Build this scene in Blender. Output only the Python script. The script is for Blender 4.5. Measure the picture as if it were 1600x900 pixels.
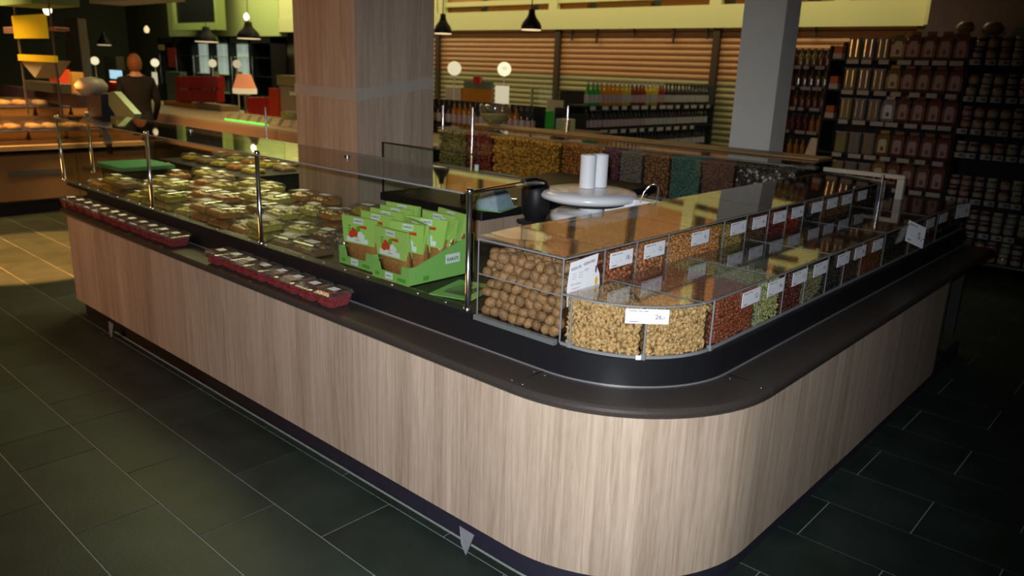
import bpy, math, random, os
import numpy as np
from mathutils import Vector, Matrix, Euler
for o in list(bpy.data.objects): bpy.data.objects.remove(o)
S = bpy.context.scene
COL = S.collection
R = random.Random(7)
PI = math.pi

# ------------------------------------------------------------------ camera
cam = bpy.data.cameras.new('camera'); camo = bpy.data.objects.new('camera', cam); COL.objects.link(camo)
CP = Vector((0, 0, 1.6)); CE = Euler((1.2965, -0.0355, 0.739), 'XYZ'); F = 1204.2
camo.location = CP; camo.rotation_euler = CE
cam.sensor_width = 36; cam.lens = F / 1600 * 36; cam.clip_start = 0.02; cam.clip_end = 100
S.camera = camo
cam.dof.use_dof = True; cam.dof.focus_distance = 2.7; cam.dof.aperture_fstop = 3.0
# ------------------------------------------------------------------ world, view
S.view_settings.view_transform = 'Standard'; S.view_settings.look = 'None'
S.view_settings.gamma = 1; S.view_settings.use_curve_mapping = False; S.view_settings.exposure = 0.0
w = bpy.data.worlds.new('night_store'); S.world = w; w.use_nodes = True
bg = w.node_tree.nodes['Background']; bg.inputs[0].default_value = (0.55, 0.5, 0.42, 1); bg.inputs[1].default_value = 0.012
S.cycles.transparent_max_bounces = 32; S.cycles.max_bounces = 8; S.cycles.glossy_bounces = 4
S.cycles.sample_clamp_indirect = 3.0; S.cycles.caustics_reflective = False; S.cycles.caustics_refractive = False
# ------------------------------------------------------------------ lamps of the place, and one added fill
def lamp(name, kind, loc, energy, color, size=0.1, rot=None, sizey=None, target=None, spread=None):
    l = bpy.data.lights.new(name, kind); l.energy = energy; l.color = color
    if kind == 'AREA':
        l.size = size
        if sizey: l.shape = 'RECTANGLE'; l.size_y = sizey
        if spread: l.spread = spread
    elif kind in ('POINT', 'SPOT'): l.shadow_soft_size = size
    o = bpy.data.objects.new(name, l); COL.objects.link(o); o.location = loc
    if target is not None: o.rotation_euler = (Vector(target) - Vector(loc)).to_track_quat('-Z', 'Y').to_euler()
    elif rot: o.rotation_euler = rot
    return o
# the camera's own flash: one small bright source beside the lens, aimed with it
fl = lamp('camera_flash', 'SPOT', (-0.03, -0.04, 1.66), 400, (0.92, 0.95, 1.0), 0.02)
fl.rotation_euler = (1.20, -0.0355, 0.76); fl.data.spot_size = math.radians(82); fl.data.spot_blend = 1.0
# tubes that wash the back wall, and the warm lamps over the food counters
lamp('wall_wash', 'AREA', (-9.5, 8.9, 4.3), 210, (1.0, 0.88, 0.5), 14, sizey=0.5, target=(-9.5, 10.5, 2.3))
lamp('wall_wash_far', 'AREA', (-18, 8.7, 4.3), 120, (1.0, 1.0, 0.5), 6, sizey=0.5, target=(-18, 10.5, 2.2))
lamp('bakery_light', 'AREA', (-8.9, 1.8, 2.9), 130, (1.0, 0.55, 0.2), 3.5, sizey=0.5, target=(-9.4, 2.0, 0.8), spread=math.radians(100))
lamp('hall_light', 'AREA', (-11, 6.9, 3.6), 60, (1.0, 0.78, 0.4), 9, sizey=2.5, target=(-11, 6.3, 0))
lamp('hall_light_near', 'AREA', (-6.2, 3.6, 3.4), 42, (1.0, 0.88, 0.4), 2.0, sizey=1.2, target=(-4.9, 2.9, 0.7), spread=math.radians(80))
lamp('warm_fill', 'AREA', (-6.4, -1.2, 2.7), 26, (1.0, 0.42, 0.12), 1.2, sizey=1.2, target=(-5.2, 2.4, 0.6), spread=math.radians(120))  # added warm fill for the pillar face and the counter's left wood
lamp('floor_spot', 'SPOT', (-6.9, 1.9, 2.6), 2300, (1.0, 0.40, 0.10), 0.05, target=(-7.05, 1.95, 0)).data.spot_size = math.radians(42)

# ------------------------------------------------------------------ helpers
MR = CE.to_matrix()
def ray(px, py): return MR @ Vector(((px - 800) / F, (450 - py) / F, -1))
def atY(px, py, y):
    d = ray(px, py); return CP + d * (y / d.y)
def atX(px, py, x):
    d = ray(px, py); return CP + d * (x / d.x)
def atZ(px, py, z):
    d = ray(px, py); return CP + d * ((z - 1.6) / d.z)

class MB:
    def __init__(s): s.v = []; s.f = []; s.m = []; s.s = []; s.uv = {}; s.mi = 0
    def mat(s, i): s.mi = i; return s
    def add(s, vs, fs, smooth=False, M=None):
        b = len(s.v)
        s.v += [tuple(M @ Vector(v)) if M else tuple(v) for v in vs]
        for f in fs: s.f.append([b + i for i in f]); s.m.append(s.mi); s.s.append(smooth)
        return s
    def box(s, a, b, M=None):
        x0, y0, z0 = a; x1, y1, z1 = b
        vs = [(x0,y0,z0),(x1,y0,z0),(x1,y1,z0),(x0,y1,z0),(x0,y0,z1),(x1,y0,z1),(x1,y1,z1),(x0,y1,z1)]
        return s.add(vs, [(0,3,2,1),(4,5,6,7),(0,1,5,4),(1,2,6,5),(2,3,7,6),(3,0,4,7)], False, M)
    def bev(s, a, b, r=0.004, M=None):          # box with chamfered upright edges and top rim
        x0,y0,z0 = a; x1,y1,z1 = b
        def ring(z, k):
            q = r + k
            return [(x0+q,y0+k,z),(x1-q,y0+k,z),(x1-k,y0+q,z),(x1-k,y1-q,z),(x1-q,y1-k,z),(x0+q,y1-k,z),(x0+k,y1-q,z),(x0+k,y0+q,z)]
        return s.loft([ring(z0, 0), ring(z1 - r, 0), ring(z1, r * .7)], M=M)
    def loft(s, rings, smooth=False, cap=True, M=None):
        n = len(rings[0]); vs = [p for r in rings for p in r]; fs = []
        for k in range(len(rings) - 1):
            for i in range(n):
                j = (i + 1) % n
                fs.append((k*n+i, k*n+j, (k+1)*n+j, (k+1)*n+i))
        s.add(vs, fs, smooth, M)
        if cap:
            s.add(rings[0][::-1], [tuple(range(n))], False, M); s.add(rings[-1], [tuple(range(n))], False, M)
        return s
    def lathe(s, prof, c=(0,0,0), n=16, smooth=True, cap=True, M=None):
        rings = [[(c[0] + r*math.cos(2*PI*i/n), c[1] + r*math.sin(2*PI*i/n), c[2] + z) for i in range(n)] for r, z in prof]
        return s.loft(rings, smooth, cap, M)
    def tube(s, pts, r, n=8, smooth=True):
        pts = [Vector(p) for p in pts]; rings = []
        for i, p in enumerate(pts):
            d = (pts[min(i+1, len(pts)-1)] - pts[max(i-1, 0)]).normalized()
            u = d.orthogonal().normalized() if i == 0 else (u - d * u.dot(d)).normalized()
            v = d.cross(u); rr = r[i] if isinstance(r, (list, tuple)) else r
            rings.append([tuple(p + (u*math.cos(2*PI*k/n) + v*math.sin(2*PI*k/n)) * rr) for k in range(n)])
        return s.loft(rings, smooth)
    def sweep(s, path, prof, uvs=False):
        """path: 2D points; prof: (offset to the inside, z) closed loop, along each path point's normal"""
        n = len(path); P = [Vector(p) for p in path]; m = len(prof); rings = []; L = [0]
        for i in range(n):
            d = (P[min(i+1, n-1)] - P[max(i-1, 0)]).normalized(); nrm = Vector((-d.y, d.x))
            rings.append([(P[i].x + nrm.x*o, P[i].y + nrm.y*o, z) for o, z in prof])
            if i: L.append(L[-1] + (P[i] - P[i-1]).length)
        for k in range(m):                 # each face strip keeps its own points, so its long edges stay crisp
            j = (k + 1) % m; b0 = len(s.v)
            for q in rings: s.v += [q[k], q[j]]
            for i in range(n - 1):
                fi = len(s.f); s.f.append([b0+2*i, b0+2*i+2, b0+2*i+3, b0+2*i+1]); s.m.append(s.mi); s.s.append(n > 3)
                if uvs: s.uv[fi] = [(L[i], prof[k][1]), (L[i+1], prof[k][1]), (L[i+1], prof[j][1]), (L[i], prof[j][1])]
        b = len(s.v); s.v += rings[0] + rings[-1]
        s.f.append([b+k for k in range(m)][::-1]); s.m.append(s.mi); s.s.append(False)
        s.f.append([b+m+k for k in range(m)]); s.m.append(s.mi); s.s.append(False)
        return s
    def mesh(s, name, mats):
        me = bpy.data.meshes.new(name); me.from_pydata(s.v, [], s.f)
        for m in (mats if isinstance(mats, (list, tuple)) else [mats]): me.materials.append(m)
        me.polygons.foreach_set('material_index', s.m); me.polygons.foreach_set('use_smooth', s.s)
        if s.uv:
            uvl = me.uv_layers.new(name='UVMap')
            for fi, uv in s.uv.items():
                for li, c in zip(me.polygons[fi].loop_indices, uv): uvl.data[li].uv = c
        me.update(); return me
def origin(p):
    v = Vector((0,0,0))
    while p is not None: v += p.location; p = p.parent
    return v
def link(name, me, parent=None, loc=(0,0,0), rot=None):
    o = bpy.data.objects.new(name, me); COL.objects.link(o); o.parent = parent; o.location = loc
    if rot: o.rotation_euler = rot
    return o
def part(name, mb, mats, parent, local=False, label=None, kind=None):
    """a part whose vertices are given in the world (or, local=True, in its thing's frame)"""
    me = mb.mesh(name, mats)
    if not local:
        me.transform(Matrix.Translation(-origin(parent)))
    o = link(name, me, parent)
    if label: o['label'] = label
    if kind: o['kind'] = kind
    return o
def tag(o, label, cat, group=None, kind=None):
    if label: o['label'] = label
    if cat: o['category'] = cat
    if group and (any(c.isdigit() for c in group) or group.endswith(('True', 'False'))): group = label.replace(' on the ', 's on the ', 1)
    if group: o['group'] = group
    if kind: o['kind'] = kind
    return o
def thing(name, label, cat, loc=(0,0,0), group=None, rot=None):
    o = bpy.data.objects.new(name, None); COL.objects.link(o); o.location = loc; o.empty_display_size = 0.05
    if rot: o.rotation_euler = rot
    return tag(o, label, cat, group)
def single(name, mb, mats, label, cat, loc=None, group=None, kind=None, rot=None):
    """a thing that is one mesh; vertices local when loc is given, else world with the origin moved to its base"""
    me = mb.mesh(name, mats)
    if loc is None:
        v = np.array(mb.v); c = Vector(((v[:,0].min()+v[:,0].max())/2, (v[:,1].min()+v[:,1].max())/2, v[:,2].min()))
        me.transform(Matrix.Translation(-c)); loc = c
    return tag(link(name, me, None, loc, rot), label, cat, group, kind)
def structure(name, mb, mats):
    o = link(name, mb.mesh(name, mats)); o['kind'] = 'structure'; return o
def copy_tree(o, parent=None):
    c = o.copy(); COL.objects.link(c); c.parent = parent
    for ch in list(o.children): copy_tree(ch, c)
    return c
def text_mesh(txt, size, M, mb, mi=0, bold=0.0):
    cu = bpy.data.curves.new('t', 'FONT'); cu.body = txt; cu.size = size; cu.align_x = 'CENTER'; cu.align_y = 'CENTER'; cu.offset = bold
    cu.resolution_u = 2
    ob = bpy.data.objects.new('t', cu); COL.objects.link(ob)
    me = bpy.data.meshes.new_from_object(ob.evaluated_get(bpy.context.evaluated_depsgraph_get()))
    mb.mat(mi); mb.add([v.co for v in me.vertices], [tuple(p.vertices) for p in me.polygons], False, M)
    bpy.data.objects.remove(ob); bpy.data.curves.remove(cu); bpy.data.meshes.remove(me)
def frame(o, xd, yd):
    """matrix whose local x runs along xd, y along yd, from point o"""
    x = Vector(xd).normalized(); y = Vector(yd).normalized(); z = x.cross(y)
    return Matrix(((x.x,y.x,z.x,o[0]),(x.y,y.y,z.y,o[1]),(x.z,y.z,z.z,o[2]),(0,0,0,1)))

# ------------------------------------------------------------------ materials
def mat(name, color, rough=0.5, metal=0.0, noise=0.0, scale=20, bump=0.0, emit=None, es=1.0, coat=0.0, rand=0.0, spec=0.5):
    m = bpy.data.materials.new(name); m.use_nodes = True; nt = m.node_tree; b = nt.nodes['Principled BSDF']
    b.inputs['Base Color'].default_value = (*color, 1); b.inputs['Roughness'].default_value = rough; b.inputs['Metallic'].default_value = metal
    b.inputs['Coat Weight'].default_value = coat; b.inputs['Specular IOR Level'].default_value = spec
    if emit: b.inputs['Emission Color'].default_value = (*emit, 1); b.inputs['Emission Strength'].default_value = es
    tc = nt.nodes.new('ShaderNodeTexCoord'); src = None
    if noise or bump:
        nz = nt.nodes.new('ShaderNodeTexNoise'); nz.inputs['Scale'].default_value = scale; nz.inputs['Detail'].default_value = 4
        nt.links.new(tc.outputs['Object'], nz.inputs['Vector'])
    if noise:
        mx = nt.nodes.new('ShaderNodeMix'); mx.data_type = 'RGBA'
        mx.inputs[6].default_value = (*[c * (1 - noise) for c in color], 1); mx.inputs[7].default_value = (*[min(1, c * (1 + noise)) for c in color], 1)
        nt.links.new(nz.outputs['Fac'], mx.inputs[0]); src = mx.outputs[2]
    if rand:
        oi = nt.nodes.new('ShaderNodeObjectInfo'); hs = nt.nodes.new('ShaderNodeHueSaturation'); mr = nt.nodes.new('ShaderNodeMapRange')
        mr.inputs[3].default_value = 1 - rand; mr.inputs[4].default_value = 1 + rand
        nt.links.new(oi.outputs['Random'], mr.inputs[0]); nt.links.new(mr.outputs[0], hs.inputs['Value'])
        if src: nt.links.new(src, hs.inputs['Color'])
        else: hs.inputs['Color'].default_value = (*color, 1)
        src = hs.outputs[0]
    if src: nt.links.new(src, b.inputs['Base Color'])
    if bump:
        bp = nt.nodes.new('ShaderNodeBump'); bp.inputs['Strength'].default_value = bump; bp.inputs['Distance'].default_value = 0.004
        nt.links.new(nz.outputs['Fac'], bp.inputs['Height']); nt.links.new(bp.outputs[0], b.inputs['Normal'])
    return m
def glass(name, tint=(0.93, 0.96, 0.94), f0=0.04, rough=0.02, milk=0.0, mcol=(0.5,0.5,0.45)):
    m = bpy.data.materials.new(name); m.use_nodes = True; nt = m.node_tree; nt.nodes.clear()
    out = nt.nodes.new('ShaderNodeOutputMaterial'); tr = nt.nodes.new('ShaderNodeBsdfTransparent'); gl = nt.nodes.new('ShaderNodeBsdfGlossy')
    lw = nt.nodes.new('ShaderNodeLayerWeight'); lw.inputs['Blend'].default_value = 0.5
    p = nt.nodes.new('ShaderNodeMath'); p.operation = 'POWER'; p.inputs[1].default_value = 5
    mr = nt.nodes.new('ShaderNodeMapRange'); mr.inputs[3].default_value = f0; mr.inputs[4].default_value = 1.0
    nt.links.new(lw.outputs['Facing'], p.inputs[0]); nt.links.new(p.outputs[0], mr.inputs[0])
    tr.inputs[0].default_value = (*tint, 1); gl.inputs['Roughness'].default_value = rough
    mx = nt.nodes.new('ShaderNodeMixShader'); nt.links.new(mr.outputs[0], mx.inputs[0])
    base = tr.outputs[0]
    if milk:
        df = nt.nodes.new('ShaderNodeBsdfDiffuse'); df.inputs[0].default_value = (*mcol, 1)
        m2 = nt.nodes.new('ShaderNodeMixShader'); m2.inputs[0].default_value = milk
        nt.links.new(tr.outputs[0], m2.inputs[1]); nt.links.new(df.outputs[0], m2.inputs[2]); base = m2.outputs[0]
    nt.links.new(base, mx.inputs[1]); nt.links.new(gl.outputs[0], mx.inputs[2]); nt.links.new(mx.outputs[0], out.inputs[0])
    return m
def wood(name, dark, light, coord='UV'):
    """light oak laminate with upright grain; u along the panel, v up (metres)"""
    m = bpy.data.materials.new(name); m.use_nodes = True; nt = m.node_tree; b = nt.nodes['Principled BSDF']; L = nt.links.new
    tc = nt.nodes.new('ShaderNodeTexCoord')
    def nz(su, sv, det, dist=0.0):
        mp = nt.nodes.new('ShaderNodeMapping'); mp.inputs['Scale'].default_value = (su, sv, 1) if coord == 'UV' else (su, su, sv)
        L(tc.outputs[coord], mp.inputs[0]); n = nt.nodes.new('ShaderNodeTexNoise'); n.inputs['Scale'].default_value = 1; n.inputs['Detail'].default_value = det
        n.inputs['Distortion'].default_value = dist
        L(mp.outputs[0], n.inputs['Vector']); return n.outputs['Fac']
    a = nz(6, 0.3, 2, .4); c = nz(55, 1.6, 5, 1.2); d = nz(260, 14, 3)
    m1 = nt.nodes.new('ShaderNodeMath'); m1.operation = 'MULTIPLY_ADD'; m1.inputs[1].default_value = .8; L(a, m1.inputs[0])
    m2 = nt.nodes.new('ShaderNodeMath'); m2.operation = 'MULTIPLY_ADD'; m2.inputs[1].default_value = 1.0; L(c, m2.inputs[0]); L(m1.outputs[0], m2.inputs[2])
    m3 = nt.nodes.new('ShaderNodeMath'); m3.operation = 'MULTIPLY_ADD'; m3.inputs[1].default_value = 0.45; L(d, m3.inputs[0]); L(m2.outputs[0], m3.inputs[2])
    m1.inputs[2].default_value = -0.62
    cr = nt.nodes.new('ShaderNodeValToRGB'); cr.color_ramp.elements[0].position = 0.25; cr.color_ramp.elements[1].position = 0.85
    cr.color_ramp.elements[0].color = (*dark, 1); cr.color_ramp.elements[1].color = (*light, 1)
    L(m3.outputs[0], cr.inputs[0]); L(cr.outputs[0], b.inputs['Base Color']); b.inputs['Roughness'].default_value = 0.5
    b.inputs['Specular IOR Level'].default_value = 0.3
    bp = nt.nodes.new('ShaderNodeBump'); bp.inputs['Strength'].default_value = 0.15; bp.inputs['Distance'].default_value = 0.002; L(d, bp.inputs['Height']); L(bp.outputs[0], b.inputs['Normal'])
    return m
def slate():
    m = bpy.data.materials.new('slate_tile'); m.use_nodes = True; nt = m.node_tree; b = nt.nodes['Principled BSDF']; L = nt.links.new
    geo = nt.nodes.new('ShaderNodeNewGeometry'); n1 = nt.nodes.new('ShaderNodeTexNoise'); n1.inputs['Scale'].default_value = 5; n1.inputs['Detail'].default_value = 6
    n2 = nt.nodes.new('ShaderNodeTexNoise'); n2.inputs['Scale'].default_value = 90; n2.inputs['Detail'].default_value = 3
    L(geo.outputs['Position'], n1.inputs['Vector']); L(geo.outputs['Position'], n2.inputs['Vector'])
    cr = nt.nodes.new('ShaderNodeValToRGB'); cr.color_ramp.elements[0].position = .3; cr.color_ramp.elements[1].position = .75
    cr.color_ramp.elements[0].color = (0.013, 0.021, 0.017, 1); cr.color_ramp.elements[1].color = (0.025, 0.037, 0.031, 1)
    oi = nt.nodes.new('ShaderNodeObjectInfo'); hs = nt.nodes.new('ShaderNodeHueSaturation'); mr = nt.nodes.new('ShaderNodeMapRange'); mr.inputs[3].default_value = .85; mr.inputs[4].default_value = 1.15
    L(n1.outputs['Fac'], cr.inputs[0]); L(cr.outputs[0], hs.inputs['Color']); L(oi.outputs['Random'], mr.inputs[0]); L(mr.outputs[0], hs.inputs['Value']); L(hs.outputs[0], b.inputs['Base Color'])
    b.inputs['Roughness'].default_value = 0.5; b.inputs['Specular IOR Level'].default_value = 0.25
    bp = nt.nodes.new('ShaderNodeBump'); bp.inputs['Strength'].default_value = .25; bp.inputs['Distance'].default_value = .002; L(n2.outputs['Fac'], bp.inputs['Height']); L(bp.outputs[0], b.inputs['Normal'])
    return m
M = {}
M['wood'] = wood('oak_laminate', (0.34, 0.255, 0.185), (0.59, 0.47, 0.36))
M['wood_obj'] = wood('oak_cladding', (0.30, 0.21, 0.15), (0.48, 0.37, 0.28), 'Object')
M['slate'] = slate()
M['grout'] = mat('grout', (0.26, 0.29, 0.26), 0.9, noise=.2, scale=60)
M['stone'] = mat('dark_ledge', (0.085, 0.073, 0.065), 0.33, 0.5, noise=.2, scale=120)
M['black'] = mat('black_metal', (0.010, 0.010, 0.012), 0.45, noise=.1, scale=30, spec=.25)
M['matte_black'] = mat('matte_black', (0.01, 0.01, 0.011), 0.7, noise=.1, scale=30)
M['plinth'] = mat('plinth_blue_black', (0.022, 0.02, 0.036), 0.5, noise=.3, scale=25)
M['rail'] = mat('clear_rail', (0.16, 0.18, 0.18), 0.25, 0.2, noise=.1, scale=40)
M['chrome'] = mat('chrome', (0.8, 0.81, 0.83), 0.2, 1.0, noise=.03, scale=50)
M['steel'] = mat('painted_steel', (0.82, 0.79, 0.72), 0.45, noise=.05, scale=6)
M['seal'] = mat('sealant', (0.20, 0.23, 0.22), 0.5, noise=.2, scale=60)
M['white'] = mat('white_plastic', (0.78, 0.8, 0.84), 0.25, noise=.03, scale=20, coat=.3)
M['paper'] = mat('paper', (0.8, 0.82, 0.86), 0.6, noise=.04, scale=40)
M['ink'] = mat('ink', (0.10, 0.11, 0.16), 0.6, noise=.1, scale=40)
M['ink_grey'] = mat('ink_grey', (0.42, 0.44, 0.5), 0.6, noise=.1, scale=40)
M['ink_purple'] = mat('ink_purple', (0.22, 0.08, 0.18), 0.6, noise=.1, scale=40)
M['ink_red'] = mat('ink_red', (0.55, 0.06, 0.1), 0.6, noise=.1, scale=40)
M['glass'] = glass('pane_glass', (0.93, 0.965, 0.94), 0.035)
M['acrylic'] = glass('acrylic', (0.955, 0.96, 0.955), 0.04, 0.015)
M['lid'] = glass('acrylic_lid', (0.95, 0.955, 0.95), 0.05, 0.03, 0.05, (0.45, 0.42, 0.38))
M['edge'] = mat('acrylic_edge', (0.21, 0.215, 0.215), 0.35, noise=.1, scale=60)
M['clear'] = glass('clear_plastic', (0.93, 0.93, 0.92), 0.08, 0.08, 0.035, (0.8, 0.8, 0.75))
M['green'] = mat('green_card', (0.25, 0.52, 0.13), 0.4, noise=.06, scale=12, coat=.2)
M['lime'] = mat('lime_card', (0.40, 0.62, 0.14), 0.35, noise=.06, scale=12, coat=.2)
M['walnut'] = mat('walnut_shell', (0.27, 0.15, 0.062), 0.6, noise=.5, scale=110, bump=1.0, rand=.2)
M['yellow_wall'] = mat('yellow_wall', (0.64, 0.61, 0.29), 0.6, noise=.05, scale=1.5)
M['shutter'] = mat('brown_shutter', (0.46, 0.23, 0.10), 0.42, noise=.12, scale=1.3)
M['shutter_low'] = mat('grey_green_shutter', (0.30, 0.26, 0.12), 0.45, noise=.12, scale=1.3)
M['dark_brown'] = mat('dark_brown', (0.05, 0.028, 0.018), 0.5, noise=.2, scale=5)
M['dark'] = mat('dark_wall', (0.055, 0.05, 0.03), 0.7, noise=.25, scale=2)
M['ceil'] = mat('ceiling_paint', (0.05, 0.055, 0.035), 0.8, noise=.2, scale=1)
M['grey_panel'] = mat('grey_panel', (0.50, 0.48, 0.52), 0.6, noise=.06, scale=3)
M['warm_board'] = mat('counter_board', (0.36, 0.22, 0.10), 0.45, noise=.15, scale=4)
M['dark_board'] = mat('dark_board', (0.12, 0.07, 0.035), 0.5, noise=.2, scale=4)
M['bulb'] = mat('lit_bulb', (1, .9, .7), 0.4, emit=(1, .85, .55), es=9)
M['dim_bulb'] = mat('lamp_glow', (1, .8, .5), 0.4, emit=(1, .75, .4), es=0.9)
def colm(name, c, rough=.45, **k):
    if name not in M: M[name] = mat(name, c, rough, **{'noise': .15, 'scale': 30, **k})
    return M[name]

# ================================================================== SETTING
b = MB(); b.box((-26, -3, -0.12), (4, 14, -0.0025)); floor = structure('floor', b, M['grout'])
ys = [1.645 + .3117*k for k in range(0, 24)]; ys = [1.637 - .2975*k for k in range(8, 0, -1)] + ys
tiles = []
for i in range(len(ys) - 1):
    odd = i % 2                     # row 7 (1.34-1.64) is of the kind whose joints stand at -2.054 - 0.6 k
    ph = -2.054 if odd else -2.354
    xs = []; x = ph + .6*6
    while x > -3.4: xs.append(x); x -= .6
    xs.append(-3.555)
    x = -3.555 - (.6 if odd else .3)
    while x > -10: xs.append(x); x -= .6
    xs = sorted(set(round(v, 3) for v in xs))
    for a, c in zip(xs, xs[1:]):
        if c - a < .05: continue
        cx, cy = (a + c)/2, (ys[i] + ys[i+1])/2
        if cx > -1.4 and cx < 1.9 or cy < 1.85 or cx < -5.0 or cy > 5.2:
            d = MR.transposed() @ (Vector((cx, cy, 0)) - CP)
            if d.z > -.4: continue
            u, v = 800 + F*d.x/-d.z, 450 - F*d.y/-d.z
            if -170 < u < 1770 and v < 1060: tiles.append((math.hypot(cx, cy), a, c, ys[i], ys[i+1]))
tiles.sort(); g = .0021; cache = {}
for k, (d, x0, x1, y0, y1) in enumerate(tiles[:300]):
    key = (round(x1 - x0, 3), round(y1 - y0, 3))
    if key not in cache:
        mb = MB(); hx, hy = (x1-x0)/2 - g, (y1-y0)/2 - g
        mb.loft([[(-hx,-hy,-.004),(hx,-hy,-.004),(hx,hy,-.004),(-hx,hy,-.004)], [(-hx,-hy,-.0006),(hx,-hy,-.0006),(hx,hy,-.0006),(-hx,hy,-.0006)],
                 [(-hx+.001,-hy+.001,0),(hx-.001,-hy+.001,0),(hx-.001,hy-.001,0),(-hx+.001,hy-.001,0)]])
        cache[key] = mb.mesh('floor_tile', M['slate'])
    link('floor_tile', cache[key], floor, ((x0+x1)/2, (y0+y1)/2, R.uniform(-.0004, .0004)))
if len(tiles) > 300:
    mb = MB()
    for d, x0, x1, y0, y1 in tiles[300:]: mb.box((x0+g, y0+g, -.004), (x1-g, y1-g, 0))
    part('floor_tile', mb, M['slate'], floor, kind='stuff')

# back wall: shutters in bays, pale band over them, railing and an upper storey of brown panels
WY = 10.5
b = MB(); b.box((-26, WY + .12, 0), (4, WY + .3, 5.4)); structure('wall_back', b, M['dark'])
b = MB(); b.box((-26.2, -3, 0), (-26, 14, 5.4)); structure('wall_left', b, M['dark'])
b = MB(); b.box((-26, -3, 5.4), (4, 14, 5.5)); structure('ceiling', b, M['ceil'])
b = MB(); b.box((-16.9, WY - .12, 2.29), (-2.9, WY + .1, 2.6)); structure('trim_1', b, M['yellow_wall'])
b = MB(); b.box((-22.6, WY - .12, 2.2), (-16.9, WY + .1, 3.6)); structure('trim_2', b, mat('green_wall', (0.50, 0.55, 0.22), 0.6, noise=.05, scale=1.2))
b = MB(); b.box((-16.9, WY - .10, 2.6), (-11.45, WY + .1, 3.6)); structure('trim_3', b, M['yellow_wall'])
bays = [(-22.0, -16.4, 0), (-16.2, -11.5, 1), (-11.4, -8.55, 1), (-8.45, -5.65, 1), (-5.55, -2.95, 1)]
for x0, x1, kind in bays[1:]:
    t = thing('roller_shutter', 'brown roller shutter bay ' + {-16.2: 'farthest along behind the wood-clad pillar', -11.4: 'beside the wood-clad pillar behind the round white signs', -8.45: 'between two dark mullions behind the drinks rack', -5.55: 'behind the grey steel column and bottle bay'}[x0], 'shutter', ((x0+x1)/2, WY, .5), 'roller shutters along the back wall')
    z = .55; n = 0
    while z < 2.26:
        h = .085
        mb = MB(); p = [(0, 0), (-.02, .012), (-.03, .04), (-.02, .072), (0, h - .004)]
        mb.loft([[(x, WY + y, z + q) for y, q in p] for x in (x0, x1)])
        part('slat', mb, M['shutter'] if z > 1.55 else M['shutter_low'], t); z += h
    z = .55
for x in (-11.45, -8.5, -5.6, -2.92):
    b = MB(); b.box((x - .05, WY - .09, .2), (x + .05, WY + .02, 2.29)); single('shutter_mullion', b, M['dark_brown'], {-11.45: 'dark upright mullion next to the wood-clad pillar', -8.5: 'dark upright mullion above the green box on the far counter', -5.6: 'dark upright mullion just beside the grey steel column', -2.92: 'dark upright mullion above the bagged goods shelf'}[x], 'mullion', group='dark mullions between the shutters')
for i, (x, dz) in enumerate([(-8.2, .16), (-7.7, .2), (-7.0, .1), (-6.3, .2), (-5.75, .14), (-4.2, .12)]):
    b = MB(); b.box((x - .012, WY - .09, 2.28 - dz), (x + .012, WY - .06, 2.29)); b.box((x - .03, WY - .09, 2.28 - dz*.45), (x + .012, WY - .06, 2.285 - dz*.35)); single('hanging_hook', b, M['dark_brown'], 'small dark hook hanging from the pale band over the shutters', 'hook', group='hooks over the shutters')
# railing above the band
t = thing('balcony_railing', 'pale yellow railing with posts above the brown shutters', 'railing', (-7.5, WY - .1, 2.6))
b = MB(); b.box((-11.4, WY - .1, 2.70), (-2.9, WY - .04, 2.78)); part('rail', b, M['yellow_wall'], t)
for x in (-11.3, -8.6, -5.65, -3.9): b = MB(); b.box((x - .09, WY - .12, 2.6), (x + .09, WY - .03, 5.2)); part('post', b, M['yellow_wall'], t)
x = -11.4
while x < -3:
    b = MB(); b.box((x, WY + .0, 2.6), (min(x + 1.02, -2.9), WY + .08, 5.3)); o = structure('trim_4', b, mat('upper_panel_%d' % int(x), (0.42*R.uniform(.9,1.1), 0.19, 0.05), 0.5, noise=.2, scale=1.0)) ; x += 1.2
b = MB(); b.box((-2.85, WY - .3, 2.29), (1.5, WY + .1, 3.4)); structure('trim_5', b, M['yellow_wall'])
b = MB(); b.box((-2.3, 8.35, 2.02), (2.5, 8.5, 4.2)); structure('wall_right', b, M['grey_panel'])
b = MB(); b.box((-2.3, 8.30, 0), (2.5, 8.36, 2.05)); structure('wall_right_lower', b, M['matte_black'])

# ------------------------------------------------------------------ ISLAND COUNTER
CX, CY = -1.455, 2.22
def arc(r, a0=-90, a1=0, n=18, c=(CX, CY)): return [(c[0] + r*math.cos(math.radians(a0 + (a1-a0)*i/n)), c[1] + r*math.sin(math.radians(a0 + (a1-a0)*i/n))) for i in range(n + 1)]
isl = thing('serving_counter', 'long rounded-corner shop counter clad in light oak laminate with dark ledge', 'counter', (CX, CY, 0))
RO = .58
path_l = [(-5.27, CY - RO), (CX, CY - RO)]; path_c = arc(RO); path_r = [(CX + RO, CY), (CX + RO, 5.32)]
def off(path, d):   # straight path moved inward
    return path
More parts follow.
